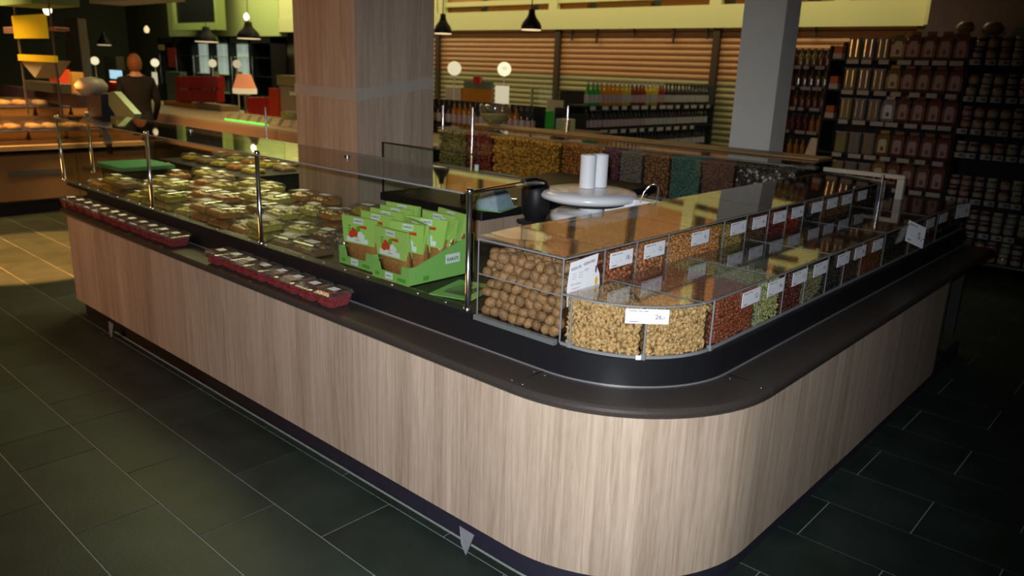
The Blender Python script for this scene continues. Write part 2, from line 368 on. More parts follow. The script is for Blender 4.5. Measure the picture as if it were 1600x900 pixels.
# oak panel: one skin round the corner, its foot a little behind the ledge edge
wl = [(-5.22, CY - RO + .022), (-4.2, CY - RO + .022), (-3.0, CY - RO + .022), (CX, CY - RO + .022)] + arc(RO - .022)[1:] + [(CX + RO - .022, 3.2), (CX + RO - .03, 4.45)] + arc(.5, 0, 60, 6, (CX + RO - .53, 4.45))[1:]
wl = [(-5.22, 2.3), (-5.235, 1.72), (-5.225, 1.66)] + wl
b = MB(); b.sweep(wl, [(0, .092), (0, .643), (.018, .643), (.018, .092)], True); part('oak_panel', b, M['wood'], isl)
pl = [(-5.17, 2.3), (-5.17, CY - RO + .05), (CX, CY - RO + .05)] + arc(RO - .05)[1:] + [(CX + RO - .06, 5.2)]
b = MB(); b.sweep(pl, [(0, 0), (0, .10), (.02, .10), (.02, 0)]); part('plinth', b, M['plinth'], isl)
sl = [(-4.7, CY - RO + .036), (CX, CY - RO + .036)] + arc(RO - .036)[1:5]
b = MB(); b.sweep(sl, [(0, 0), (0, .002), (.005, .005), (.012, 0)]); part('sealant_bead', b, M['seal'], isl)
W = .165
lprof = [(.004, .645), (0, .65), (-.001, .66), (.001, .669), (.008, .6755), (.02, .676), (W, .676), (W, .645)]
for nm, p in (('a', path_l), ('b', path_c), ('c', path_r)):
    q = list(p)
    if nm == 'a': q[-1] = (q[-1][0] - .002, q[-1][1])
    if nm == 'c': q[0] = (q[0][0], q[0][1] + .002)
    b = MB(); b.sweep(q, lprof); lo = part('ledge_section', b, M['stone'], isl)
    sc = []
    if nm == 'a': sc = [(CX - .022, CY - RO + .03), (CX - .022, CY - RO + .135)]
    if nm == 'b': sc = [(CX + .022, CY - RO + .03), (CX + .022, CY - RO + .135), (CX + RO - .03, CY - .022), (CX + RO - .135, CY - .022), (CX+.38*.707, CY-.43*.707)]
    for sx, sy in sc: b = MB(); b.lathe([(.0045, 0), (.0045, .0012), (.002, .0018)], (sx, sy, .676), 10); part('screw', b, M['chrome'], lo)
# bright line where riser meets ledge, riser, deck
ri = RO - W
for nm, p in (('l', [(-5.27, CY - ri), (-1.83, CY - ri)]), ('c', [(-1.8285, CY - ri), (CX, CY - ri)] + arc(ri)[1:] + [(CX + ri, 3.4)]), ('r', [(CX + ri, 3.4015), (CX + ri, 5.32)])):
    b = MB(); b.sweep(p, [(0, .676), (.004, .765), (.012, .768), (.03, .768), (.03, .676)]); part('riser', b, M['black'], isl)
b = MB(); b.sweep([(-5.27, CY - ri - .003), (CX, CY - ri - .003)] + arc(ri + .003)[1:] + [(CX + ri + .003, 5.32)], [(-.002, .676), (-.002, .6795), (.003, .6795), (.003, .676)]); part('joint_strip', b, mat('bright_joint', (.33,.33,.34), .4, .5, noise=.05, scale=30), isl)
b = MB(); b.box((-5.2, 1.82, .1), (-1.86, 2.70, .755)); b.box((-1.86, 1.9, .1), (-1.2, 2.7, .755)); b.box((-1.86, 2.3, .1), (-1.06, 5.3, .755)); b.box((-5.3, 4.70, .1), (-1.86, 5.3, .755)); b.box((-6.7, 2.95, .1), (-5.32, 4.5, .755)); part('carcass', b, M['matte_black'], isl)
b = MB(); b.box((-5.27, 1.825, .755), (-1.86, 2.72, .77)); part('deck', b, M['black'], isl)
b = MB(); b.sweep([(-1.86, 1.825), (-1.44, 1.825)] + arc(.36, -90, 0, 10, (-1.43, 2.19)) + [(-1.07, 5.3)], [(0, .755), (0, .770), (.75, .770), (.75, .755)]) if False else b.box((-1.86, 1.86, .755), (-1.3, 5.3, .770)); b.box((-1.3, 2.1, .755), (-1.075, 5.3, .770)); part('deck', b, M['black'], isl)
b = MB(); b.box((-6.72, 2.9, .755), (-5.3, 4.52, .77)); b.box((-5.3, 4.66, .755), (-1.86, 5.32, .77)); part('deck', b, M['black'], isl)
b = MB(); b.box((-5.3, 5.3, .1), (-1.0, 5.34, .7)); part('rear_panel', b, M['matte_black'], isl)
# glint-bearing rail with little screws along the near edge
b = MB(); b.sweep([(-5.6, 1.805), (-1.80, 1.805)], [(0, .768), (0, .787), (.05, .787), (.05, .768)]); rl = part('front_rail', b, M['black'], isl)
for k in range(24):
    x = -5.45 + k*.152
    b = MB(); b.lathe([(.007, 0), (.007, .002), (.003, .004)], (x, 1.832, .787), 8); part('screw', b, M['chrome'], rl)
b = MB(); b.sweep([(-1.79, 1.808), (-1.43, 1.808)], [(0, .768), (0, .785), (.018, .785), (.018, .768)]); part('front_rail', b, M['rail'], isl, label='translucent grey rail under the walnut bin')
# clips on the plinth
for (x, lab) in ((-1.62, 'small translucent plastic tab stuck to the plinth near the rounded corner'), (-4.62, 'small translucent plastic tab stuck to the far end of the plinth')):
    b = MB(); b.loft([[(x - .045, 1.64, .085), (x - .028, 1.636, .03), (x + .0, 1.632, .0), (x + .03, 1.636, .088)], [(x - .045, 1.638, .088), (x - .028, 1.630, .03), (x + .0, 1.626, .0), (x + .03, 1.632, .09)]])
    single('plastic_tab', b, colm('tab_plastic', (.26, .27, .31), .3), lab, 'plastic tab')

# ------------------------------------------------------------------ glass guard over the near arm
t = thing('glass_guard', 'clear glass guard on chrome posts along the fruit counter', 'glass guard', (-3.7, 1.83, .77))
posts = [(-5.72, 1.83), (-4.36, 1.83), (-3.21, 1.83), (-1.842, 1.83)]
for (x, y) in posts + [(-5.95, 2.1)]:
    b = MB(); b.lathe([(.016, 0), (.016, .012), (.0102, .014), (.0102, .41), (.014, .412), (.014, .425), (.009, .43)], (x, y, .785 if y < 2 else .79), 14); po = part('post', b, M['chrome'], t)
for (x0, y0), (x1, y1) in zip(posts, posts[1:]):
    b = MB(); b.box((x0 + .018, 1.826, .80), (x1 - .018, 1.832, 1.195)); part('front_pane', b, M['glass'], t)
b = MB(); b.box((-5.7, 1.80, 1.198), (-1.84, 2.22, 1.204)); part('top_pane', b, M['glass'], t)
b = MB(); b.box((-5.7, 1.798, 1.198), (-1.84, 1.80, 1.204)); b.box((-5.7, 2.22, 1.198), (-1.84, 2.222, 1.204)); part('pane_edge', b, M['edge'], t)
b = MB(); b.tube([(-1.842, 1.83, 1.2), (-1.9, 2.2, 1.2)], .007); b.tube([(-1.9, 2.17, 1.2), (-1.9, 2.24, 1.2)], .016, 10); part('side_rod', b, M['chrome'], t)
for x in (-2.9, -4.4): b = MB(); b.lathe([(.014, 0), (.014, .02)], (x, 2.1, 1.19), 10); part('fitting', b, M['chrome'], t)

# ------------------------------------------------------------------ red berry cups on the ledge
def cup_proto():
    t = thing('berry_cup', '', 'berry punnet')
    def ring(hx, hy, z, c=.012):
        return [(-hx+c,-hy,z),(hx-c,-hy,z),(hx,-hy+c,z),(hx,hy-c,z),(hx-c,hy,z),(-hx+c,hy,z),(-hx,hy-c,z),(-hx,-hy+c,z)]
    b = MB(); b.loft([ring(.042,.046,.002), ring(.054,.058,.05), ring(.058,.062,.052)]); part('cup', b, M['clear'], t, True)
    b = MB(); b.loft([ring(.040,.044,.004), ring(.051,.055,.046), ring(.04,.045,.052)])
    rr = random.Random(3)
    for k in range(120):
        side = rr.random(); z = rr.uniform(.008, .046); q = .041 + (z/.05)*.011
        if side < .4: x, y = rr.uniform(-q, q), -(q + .003)
        elif side < .7: x, y = q, rr.uniform(-q, q)
        else: x, y, z = rr.uniform(-.045, .045), rr.uniform(-.05, .05), .05
        s = rr.uniform(.004, .007); b.add([(x-s,y,z),(x+s,y,z),(x,y-s,z),(x,y+s,z),(x,y,z-s),(x,y,z+s)], [(0,2,5),(2,1,5),(1,3,5),(3,0,5),(2,0,4),(1,2,4),(3,1,4),(0,3,4)], True)
    part('berries', b, colm('red_berries', (.22, .010, .016), .3, noise=.5, scale=90), t, True, kind='stuff')
    b = MB(); b.loft([ring(.060,.064,.052), ring(.060,.064,.056), ring(.052,.056,.058), ring(.048,.052,.066)])
    for s in (-1, 1):
        for k in range(5): b.box((-.045 + k*.02, s*.057 - .002, .057), (-.037 + k*.02, s*.057 + .002, .0655))
    part('lid', b, M['clear'], t, True)
    b = MB(); b.box((-.022, -.018, .0665), (.022, .018, .067)); part('sticker', b, M['paper'], t, True)
    return t
cp = cup_proto()
def setlab(o, lab, grp): o['label'] = lab; o['group'] = lab.replace(' in a wicker', 's in a wicker', 1) if any(c.isdigit() for c in grp) else grp
first = True
for gi, (x0, n, lab, grp) in enumerate([(-2.485, 8, 'clear punnet of red berries in the nearer row on the dark ledge', 'berry punnets in the nearer row'), (-3.86, 12, 'clear punnet of red berries in the farther row on the dark ledge', 'berry punnets in the farther row')]):
    for k in range(n):
        c = cp if first else copy_tree(cp); first = False
        c.location = (x0 - k*.1275 + R.uniform(-.002, .002), 1.722 + R.uniform(-.006, .006), .676); c.rotation_euler = (0, 0, R.uniform(-.05, .05))
        setlab(c, lab, grp)
        if gi == 0 and k == 0: c['label'] = 'clear punnet of red berries at the near end of its row on the dark ledge'; c['group'] = 'end punnet'

# ------------------------------------------------------------------ packs of dried fruit in the well
def pack_proto(name, col, hx, hy, h):
    t = thing(name, '', 'fruit pack')
    b = MB(); b.bev((-hx, -hy, 0), (hx, hy, h*.5), .012); part('tray', b, M['clear'], t, True)
    b = MB(); b.bev((-hx+.004, -hy+.004, .002), (hx-.004, hy-.004, h*.55), .014)
    rr = random.Random(hash(name) % 99)
    for k in range(40):
        x, y, s = rr.uniform(-hx+.02, hx-.02), rr.uniform(-hy+.02, hy-.02), rr.uniform(.01, .018)
        z = h*.55; b.add([(x-s,y,z),(x,y-s,z),(x+s,y,z),(x,y+s,z),(x,y,z+s*.6)], [(0,1,4),(1,2,4),(2,3,4),(3,0,4)], True)
    part('dried_fruit', b, col, t, True, kind='stuff')
    b = MB()
    q = [(hx, hy, h*.5), (hx, hy, h*.62), (hx-.012, hy-.012, h*.95), (hx-.02, hy-.02, h)]
    b.loft([[(-a,-c,z),(a,-c,z),(a,c,z),(-a,c,z)] for a, c, z in q], smooth=False)
    for k in range(4): b.lathe([(.006, 0), (.004, .004)], ((-1)**k*(hx-.03), (-1)**(k//2)*(hy-.03), h), 6)
    part('lid', b, M['clear'], t, True)
    b = MB(); b.box((-.035, -.022, h + .0005), (.035, .022, h + .002)); part('sticker', b, M['paper'], t, True)
    return t
fc = {'apricot': (.50,.20,.03), 'mango': (.52,.40,.05), 'date': (.16,.07,.03), 'pineapple': (.55,.45,.10), 'fig': (.30,.17,.08)}
protos = {}
for i, (k, c) in enumerate(fc.items()): protos[k] = pack_proto('fruit_pack', colm('dried_' + k, c, .35, noise=.4, scale=60, bump=.3), .088, .066, .052)
names = {'apricot': 'orange-brown', 'mango': 'yellow', 'date': 'dark brown', 'pineapple': 'pale yellow', 'fig': 'tan'}
usedp = {k: False for k in fc}
def place_pack(kind, x, y, z, rz, where):
    p = protos[kind]
    c = p if not usedp[kind] else copy_tree(p); usedp[kind] = True
    c.location = (x, y, z); c.rotation_euler = (R.uniform(-.05,.05), R.uniform(-.05,.05), rz)
    setlab(c, 'clear lidded pack of %s dried fruit %s' % (names[kind], where), '%s fruit packs %s' % (names[kind], where))
order = list(fc)
for i in range(13):
    for j in range(4):
        x = -2.95 - i*.2; y = 1.94 + j*.205 + R.uniform(-.01, .01)
        if x < -5.2 and j > 1: continue
        k = 'date' if i < 2 and j < 3 else ['mango', 'apricot', 'pineapple', 'fig', 'apricot', 'mango'][(i*3 + j*2 + (i//3)) % 6]
        lay = 1 if i < 2 else (2 if (i + j) % 3 else 1)
        for l in range(lay): place_pack(k, x + R.uniform(-.015,.015), y, .772 + l*.054, R.uniform(-.12, .12), ('under the chrome-posted glass nearest the green boxes' if i < 4 else 'in the well behind the chrome-posted glass'))
for i in range(5):
    for j in range(5):
        place_pack(['mango', 'apricot', 'pineapple', 'fig'][(i + j*3) % 4], -5.5 - i*.25, 3.1 + j*.27, .772, R.uniform(-.1,.1), 'on the cross arm beyond the fruit well')

# ------------------------------------------------------------------ green trays with snack pouches
def snack_tray(x0, x1, y0, y1, lab):
    t = thing('display_tray', lab, 'display tray', ((x0+x1)/2, y0, .772)); z = .772; th = .003
    b = MB(); b.box((x0, y0, z), (x1, y1, z + th)); part('base', b, M['green'], t)
    for x in (x0, x1 - th):
        b = MB(); b.loft([[(x + d, y0, z), (x + d, y1, z), (x + d, y1, z + .17), (x + d, y0 + .03, z + .075), (x + d, y0, z + .075)] for d in (0, th)]); part('side_wall', b, M['green'], t)
    w_ = (x1 - x0)
    fp = [(x0, z), (x1, z), (x1, z + .075), (x1 - .045, z + .075), (x1 - .05, z + .038), (x0 + .055, z + .038), (x0 + .045, z + .07), (x0, z + .078)]
    b = MB(); b.loft([[(px_, y0 + d, pz) for px_, pz in fp] for d in (-th, 0)]); fw = part('front_wall', b, M['green'], t)
    b = MB(); b.box((x0, y1, z), (x1, y1 + th, z + .17)); part('back_wall', b, M['green'], t)
    # print: white plate with the maker's word, small dark-green patches
    b = MB(); b.box((x1 + .0003, y0 + .19, z + .062), (x1 + .001, y0 + .27, z + .10)); b.mat(0)
    text_mesh("KARG'S", .019, frame((x1 + .0014, y0 + .23, z + .078), (0,1,0), (0,0,1)), b, 1, .0006); part('side_print', b, [M['paper'], colm('leaf_green_ink', (.05,.2,.08))], t)
    b = MB(); b.box((x0 + w_*.36, y0 - th - .001, z + .008), (x0 + w_*.56, y0 - th, z + .034)); text_mesh("KARG'S", .010, frame((x0 + w_*.46, y0 - th - .0013, z + .02), (1,0,0), (0,0,1)), b, 1, .0003); part('front_print', b, [M['paper'], colm('leaf_green_ink', (.05,.2,.08))], t)
    b = MB(); b.box((x0 + .02, y0 - th - .0012, z + .012), (x0 + .045, y0 - th, z + .026)); b.box((x1 - .07, y0 - th - .0012, z + .01), (x1 - .02, y0 - th, z + .024)); b.box((x1, y0 + .07, z + .012), (x1 + .0012, y0 + .1, z + .03)); part('print_patch', b, colm('mid_green', (.08,.36,.03)), t)
    return t
snack_tray(-2.465, -2.235, 1.90, 2.25, 'nearer green cardboard tray of snack pouches beside the chrome post')
snack_tray(-2.735, -2.50, 1.93, 2.25, 'farther green cardboard tray of snack pouches beside the dried fruit')
def pouch_proto():
    t = thing('snack_pouch', '', 'snack pouch')
    b = MB(); hw = .097
    rows = [(-hw*.80, 0, .0), (-hw*.86, .012, .02), (-hw*.9, .016, .06), (-hw*.95, .012, .10), (-hw, .004, .125)]
    b.loft([[(-a, -d, z), (-a*.5, -d*1.3, z), (a*.5, -d*1.3, z), (a, -d, z), (a, d, z), (a*.5, d*1.3, z), (-a*.5, d*1.3, z), (-a, d, z)] for a, d, z in [(-r[0], max(r[1], .003), r[2]) for r in rows]], smooth=True)
    part('bag', b, mat('cracker_in_film', (.36, .15, .05), .22, noise=.5, scale=70, bump=.5, coat=.6), t, True)
    b = MB()
    b.loft([[(-hw*.92, -.018, .09), (hw*.92, -.018, .09), (hw*1.04, -.006, .205), (-hw*1.04, -.006, .205)], [(-hw*.92, .018, .09), (hw*.92, .018, .09), (hw*1.04, .006, .205), (-hw*1.04, .006, .205)]])
    part('header_card', b, M['lime'], t, True)
    b = MB(); Fm = frame((0, -.0128, .15), (1,0,0), (0, .104, 1))   # plane of the card front
    def quad(x0, z0, x1, z1, mi, e=.0005):
        b.mat(mi); b.add([(x0, z0, e), (x1, z0, e), (x1, z1, e), (x0, z1, e)], [(0,1,2,3)], False, Fm)
    quad(-.028, .028, .028, .05, 0); quad(-.07, -.054, .055, -.034, 0)
    for k, (cx, cz, r, mi) in enumerate([(-.042, -.022, .016, 1), (-.02, -.014, .017, 1), (-.03, -.004, .013, 1), (.012, -.02, .016, 0), (.0, .006, .012, 2), (.026, -.024, .012, 0)]):
        b.mat(mi); b.add([(cx + r*math.cos(a*PI/5), cz + r*math.sin(a*PI/5), .0008 + k*.0002) for a in range(10)], [tuple(range(10))], False, Fm)
    b.mat(1); b.add([(.002, .012, .0012), (.05, .01, .0012), (.048, .024, .0012), (.004, .02, .0012)], [(0,1,2,3)], False, Fm)
    text_mesh("KARG'S", .0145, Fm @ Matrix.Translation((0, .039, .0009)), b, 3, .0004)
    text_mesh("SNACK", .009, Fm @ Matrix.Translation((-.005, -.044, .0009)), b, 1, .0002)
    b.mat(2)
    for z in (.012, .0, -.01): b.add([(-.06, z, .0006), (-.045, z, .0006), (-.045, z + .006, .0006), (-.06, z + .006, .0006)], [(0,1,2,3)], False, Fm)
    part('print', b, [M['paper'], colm('tomato_red', (.62,.06,.02)), colm('mid_green', (.08,.36,.03)), colm('leaf_green_ink', (.05,.2,.08))], t, True)
    return t
pp = pouch_proto(); fst = True
spec = [(-2.365, 1.945, .0, -.14, 0, 'front pouch leaning out of the nearer green tray, tomato picture on its green card')]
for k in range(6): spec.append((-2.35 + R.uniform(-.012,.012), 2.0 + k*.042, .012 + k*.006, .1 + R.uniform(-.12,.12), R.uniform(-.3,.3), None))
spec.append((-2.64, 1.985, -.0, -.1, .14, 'front pouch in the farther green tray, tilted toward the fruit packs'))
for k in range(4): spec.append((-2.61 + R.uniform(-.01,.01), 2.03 + k*.05, .012 + k*.008, .05, R.uniform(-.15,.15), None))
for x, y, dz, rx, rz, lab in spec:
    c = pp if fst else copy_tree(pp); fst = False
    c.location = (x, y, .777 + dz); c.rotation_euler = (-rx, 0, rz)
    if lab: c['label'] = lab; c['group'] = 'front pouches'
    else:
        near = x > -2.45; setlab(c, 'green-topped cracker pouch packed behind the front one in the %s tray' % ('nearer' if near else 'farther'), 'pouches in the %s green tray' % ('nearer' if near else 'farther'))
# flat green cards and a film bag lying beside the tray
b = MB(); b.box((-.09, -.12, 0), (.09, .12, .003)); b.mat(1); b.loft([[(-.06,-.07,.003),(.05,-.08,.003),(.06,.06,.003),(-.05,.05,.003)],[(-.04,-.05,.014),(.03,-.06,.01),(.04,.04,.013),(-.03,.03,.01)]])
single('flat_pouch', b, [M['green'], M['clear']], 'flat green card pouch lying on the deck beside the chrome post', 'snack pouch', (-2.06, 2.03, .772), rot=(0, 0, .3))
# cutlery-like clear cup behind
b = MB(); b.lathe([(.03, 0), (.036, .02), (.04, .09), (.036, .09), (.033, .02)], (0,0,0), 12); single('clear_cup', b, M['clear'], 'ribbed clear plastic cup among dried fruit next to the green tray', 'cup', (-2.87, 2.05, .772))

# ------------------------------------------------------------------ bins: heaps of loose goods
def blob(n=1):
    t_ = (1 + 5**.5)/2; v = np.array([(-1,t_,0),(1,t_,0),(-1,-t_,0),(1,-t_,0),(0,-1,t_),(0,1,t_),(0,-1,-t_),(0,1,-t_),(t_,0,-1),(t_,0,1),(-t_,0,-1),(-t_,0,1)], float)
    v /= np.linalg.norm(v[0]); f = [(0,11,5),(0,5,1),(0,1,7),(0,7,10),(0,10,11),(1,5,9),(5,11,4),(11,10,2),(10,7,6),(7,1,8),(3,9,4),(3,4,2),(3,2,6),(3,6,8),(3,8,9),(4,9,5),(2,4,11),(6,2,10),(8,6,7),(9,8,1)]
    return v, np.array(f)
BV, BF = blob()
def scatter(P, size, shape, seed, jitter=.25):
    """one mesh of many small pieces at the points P"""
    g_ = np.random.default_rng(seed); n = len(P); V = np.zeros((n, 12, 3)); 
    for i in range(n):
        q = BV * np.array(shape) * size * g_.uniform(1 - jitter, 1 + jitter)
        q = q * g_.uniform(.82, 1.18, (12, 1)); a, b_, c = g_.uniform(0, 2*PI, 3)
        E_ = np.array(Euler((a, b_, c)).to_matrix()); V[i] = q @ E_.T + P[i]
    Fc = (BF[None] + (np.arange(n)*12)[:, None, None]).reshape(-1, 3)
    return V.reshape(-1, 3), Fc
def heap(name, label, cat, foot, z0, zf, zb, size, shape, col, seed, front=None, sub=1.0, rough=.45):
    """foot: outline (list of xy) of the bin's inside; goods fill it from z0 up to about zf. Pieces lie against every face seen and on the top."""
    g_ = np.random.default_rng(seed); P = []; st = size*1.5*sub
    fp = [Vector(p) for p in foot]; n = len(fp); c = sum(fp, Vector((0,0)))/n
    for i in range(n):
        a, b_ = fp[i], fp[(i+1) % n]; L = (b_ - a).length
        if front is not None and i not in front: continue
        k = max(1, int(L/st))
        for u in range(k):
            for z in np.arange(z0 + size*.6, zf, st):
                p = a.lerp(b_, (u + .5 + g_.uniform(-.4,.4))/k); q = p + (c - p).normalized()*size*.9
                P.append((q.x, q.y, z + g_.uniform(-.4,.4)*st))
    xs = [p.x for p in fp]; ys_ = [p.y for p in fp]
    def inside(x, y):
        s = False
        for i in range(n):
            a, b_ = fp[i], fp[(i+1) % n]
            if (a.y > y) != (b_.y > y) and x < (b_.x - a.x)*(y - a.y)/(b_.y - a.y) + a.x: s = not s
        return s
    for x in np.arange(min(xs), max(xs), st):
        for y in np.arange(min(ys_), max(ys_), st):
            if inside(x, y): P.append((x + g_.uniform(-.3,.3)*st, y + g_.uniform(-.3,.3)*st, zf + g_.uniform(-.3,.5)*size + (zb - zf)*.0))
    V, Fc = scatter(np.array(P), size, shape, seed)
    mb = MB(); mb.v = [tuple(v) for v in V]; mb.f = [list(f) for f in Fc]; mb.m = [0]*len(Fc); mb.s = [True]*len(Fc)
    mb.mat(1); ins = [(p + (c - p)*min(.5, size*1.6/max(.01, (c - p).length))) for p in fp]
    mb.loft([[(p.x, p.y, z) for p in ins] for z in (z0 + .001, zf - size*.4)])
    me = mb.mesh(name, [mat('goods_' + str(seed), col, rough, noise=.45, scale=1.0/size*.35, bump=.3), mat('core_' + str(seed), tuple(x*.35 for x in col), .8, noise=.2, scale=30)])
    v0 = Vector((c.x, c.y, z0)); me.transform(Matrix.Translation(-v0))
    return tag(link(name, me, None, v0), label, cat, kind='stuff')
ZD = .772; UF = -1.425; UB = -1.80; ZU = 1.045; ZL = .932; LF = -1.068; BC = (-1.39, 2.16); BR = .322
def box_foot(x0, x1, y0, y1, g=.006): return [(x0+g, y0+g), (x1-g, y0+g), (x1-g, y1-g), (x0+g, y1-g)]
# upper row bins (against the lower row's lids) and the walnut bin at its head
upper = [(2.05, 2.24, 'hazelnuts', (.30,.10,.04), .0085, (1,1,1), 1.00, 'hazelnuts in shell in the first upper bin after the white poster'),
 (2.24, 2.45, 'almonds', (.38,.15,.06), .0095, (1.3,.8,.7), 1.00, 'reddish almonds in the second upper bin after the white poster'),
 (2.45, 2.88, 'peanuts', (.50,.22,.07), .007, (1.3,.8,.8), 1.005, 'orange-brown peanuts in the widest upper bin'),
 (2.88, 3.08, 'lentils', (.34,.24,.06), .006, (1,1,.6), .99, 'olive-yellow seeds in an upper bin after the peanuts'),
 (3.08, 3.30, 'raisins', (.09,.05,.02), .007, (1,1,.8), .98, 'dark brown raisins in the upper bin after the olive-yellow seeds'),
 (3.30, 3.49, 'cranberries', (.16,.02,.02), .007, (1,1,.8), .98, 'dark red dried berries in an upper bin'),
 (3.49, 3.69, 'gojiberries', (.26,.03,.01), .007, (1.3,.7,.7), .98, 'brighter red dried berries in an upper bin'),
 (3.69, 3.92, 'prunes', (.03,.02,.02), .010, (1,1,.8), .96, 'near-black prunes in an upper bin beyond the red berries'),
 (3.92, 4.35, 'trail_mix', (.17,.08,.035), .009, (1,.9,.7), 1.0, 'brown nut mix in a wide far upper bin'),
 (4.35, 4.77, 'chocolate_nuts', (.07,.03,.02), .009, (1,1,1), .97, 'dark chocolate nuts in the last upper bin before the chrome post')]
def label_card(t, o, xd, yd, w_, h_, price='26,-', tilt=0, big=False):
    """white price card with its print; o = centre"""
    Mx = frame(o, xd, yd); b = MB(); b.box((-w_/2, -h_/2, 0), (w_/2, h_/2, .0012), Mx); card = part('price_card', b, M['paper'], t)
    b = MB()
    def bar(x0, x1, y, hh=.0028, mi=0): b.mat(mi); b.add([(x0*w_, y*h_ - hh/2, .0016), (x1*w_, y*h_ - hh/2, .0016), (x1*w_, y*h_ + hh/2, .0016), (x0*w_, y*h_ + hh/2, .0016)], [(0,1,2,3)], False, Mx)
    hh = h_*.05
    bar(-.42, -.24, .36, hh); bar(-.2, -.12, .36, hh); bar(-.08, .02, .36, hh); bar(-.40, -.20, -.36, hh); bar(-.43, -.38, -.12, hh*.7, 1); bar(-.25, -.18, -.13, hh*.7, 1); bar(-.08, .0, -.1, hh*.7, 1)
    text_mesh(price, h_*.44, Mx @ Matrix.Translation((w_*.3, -.03*h_, .0016)), b, 0, .0002)
    part('print', b, [M['ink'], M['ink_grey']], card)
    return card
prices = ['18,-', '12,-', '9,-', '7,-', '14,-', '22,-', '24,-', '11,-', '16,-', '19,-']
bt = thing('upper_bin_row', 'upper row of clear acrylic bins with price cards and flat lids', 'bin row', (-1.63, 3.3, ZD))
th = .004
# face panels and dividers
b = MB(); b.box((UF - th, 1.835 + .0, ZD), (UF, 4.90, ZU)); part('front_panel', b, M['acrylic'], bt)
b = MB(); b.box((UB, 2.052, ZD), (UB + th, 4.90, ZU + .013)); part('rear_panel', b, M['acrylic'], bt)
b = MB(); b.box((UF - .005, 1.835, ZU - .001), (UF + .001, 4.9, ZU + .004)); b.box((UB - .001, 2.052, ZU + .012), (UB + .005, 4.9, ZU + .017)); part('panel_edge', b, M['edge'], bt)
for y0, y1 in ((2.052, 2.60), (2.604, 3.30), (3.304, 4.10), (4.104, 4.9)):
    b = MB(); b.loft([[(UB, y0, ZU + .017 + d), (UF, y0, ZU + .004 + d), (UF, y1, ZU + .004 + d), (UB, y1, ZU + .017 + d)] for d in (0, .004)]); part('lid', b, M['lid'], bt)
for y in [2.05] + [u[1] for u in upper]:
    b = MB(); b.box((UB + .005, y - .002, ZD), (UF - .005, y + .002, ZU)); part('divider', b, M['acrylic'], bt)
    b = MB(); b.box((UF - .001, y - .003, ZD), (UF + .0015, y + .003, ZU)); part('divider_edge', b, M['edge'], bt)
for k, (y0, y1, nm, col, sz, shp, zf, lab) in enumerate(upper):
    heap(nm, lab, 'loose goods', box_foot(UB, UF, y0, y1, .007), ZD, zf, zf, sz*1.25, shp, col, 100 + k, front=[1])
for k, yc in enumerate([2.142, 2.35, 2.68, 3.0, 3.2, 3.41, 3.61, 3.85, 4.05, 4.26, 4.50]):
    label_card(bt, (UF + .0035, yc, 1.003), (0, 1, 0), (0, 0, 1), .135, .052, prices[k % 10])
# end of the upper row: boxed goods, chrome post and the white-edged end frame
b = MB(); b.tube([(UF + .0, 4.82, ZD), (UF + .0, 4.82, ZU + .05)], .009); part('end_post', b, M['chrome'], bt)
b = MB(); b.box((UB - .05, 5.02, ZU + .01), (-1.36, 5.06, ZU + .035)); b.box((-1.40, 5.02, .935), (-1.36, 5.06, ZU + .012)); part('end_frame', b, mat('cream_frame', (.62,.6,.5), .5, noise=.05, scale=20), bt)
b = MB(); b.box((UB, 4.91, ZD), (-1.5, 5.0, 1.03)); text_mesh('Freedom', .05, frame((-1.4985, 4.955, .98), (0,1,0), (0,0,1)), b, 1); single('dark_carton', b, [M['matte_black'], M['ink_grey']], 'small black carton at the far end of the upper bins', 'carton')
# walnut bin
wb = thing('walnut_bin', 'clear acrylic bin of whole walnuts at the head of the bins', 'bin', (-1.61, 1.94, ZD))
x0, x1, y0, y1 = -1.80, UF, 1.835, 2.046
b = MB(); b.box((x0, y0, ZD + .012), (x1, y0 + th, ZU)); part('front_panel', b, M['acrylic'], wb)
b = MB(); b.box((x0, y0 + th, ZD), (x0 + th, y1, ZU)); part('side_panel', b, M['acrylic'], wb)
b = MB(); b.box((x0 + th, y1 - th, ZD), (x1, y1, ZU)); part('side_panel', b, M['acrylic'], wb)
b = MB(); b.box((x0, y0 - .001, ZU), (x1, y0 + .005, ZU + .005)); b.box((x0, y0 - .0012, .925), (x1, y0 + .0, .929)); b.box((x0, y0 - .001, ZD), (x0 + .005, y0, ZU)); b.box((x1 - .005, y0 - .001, ZD), (x1 + .001, y0, ZU)); part('panel_edge', b, M['edge'], wb)
b = MB(); b.loft([[(x0, y0, ZU + .011 + d), (x1, y0, ZU + .005 + d), (x1, y1, ZU + .005 + d), (x0, y1, ZU + .017 + d)] for d in (0, .004)]); part('lid', b, M['lid'], wb)
b = MB(); b.box((x1 - .055, y0 + .03, ZD), (x1 - .051, y1 - .01, .925)); part('divider', b, M['acrylic'], wb)
def walnut_mesh():
    mb = MB(); V = []; Fs = []; n, m_ = 16, 10; rr = random.Random(11)
    for i in range(m_ + 1):
        th_ = PI*i/m_
        for k in range(n):
            ph = 2*PI*k/n; r = 1 + (.11 if k in (0, 8) else 0) + (rr.uniform(-.055, .055) if 0 < i < m_ else 0) - .03*(k in (1, 7, 9, 15))
            V.append((.0192*r*math.sin(th_)*math.cos(ph), .0176*r*math.sin(th_)*math.sin(ph), .0228*math.cos(th_)*(1.06 if i in (0, m_) else 1)))
    for i in range(m_):
        for k in range(n): Fs.append((i*n+k, i*n+(k+1)%n, (i+1)*n+(k+1)%n, (i+1)*n+k))
    mb.add(V, Fs, True); return mb.mesh('walnut', M['walnut'])
WM = walnut_mesh(); cnt = 0
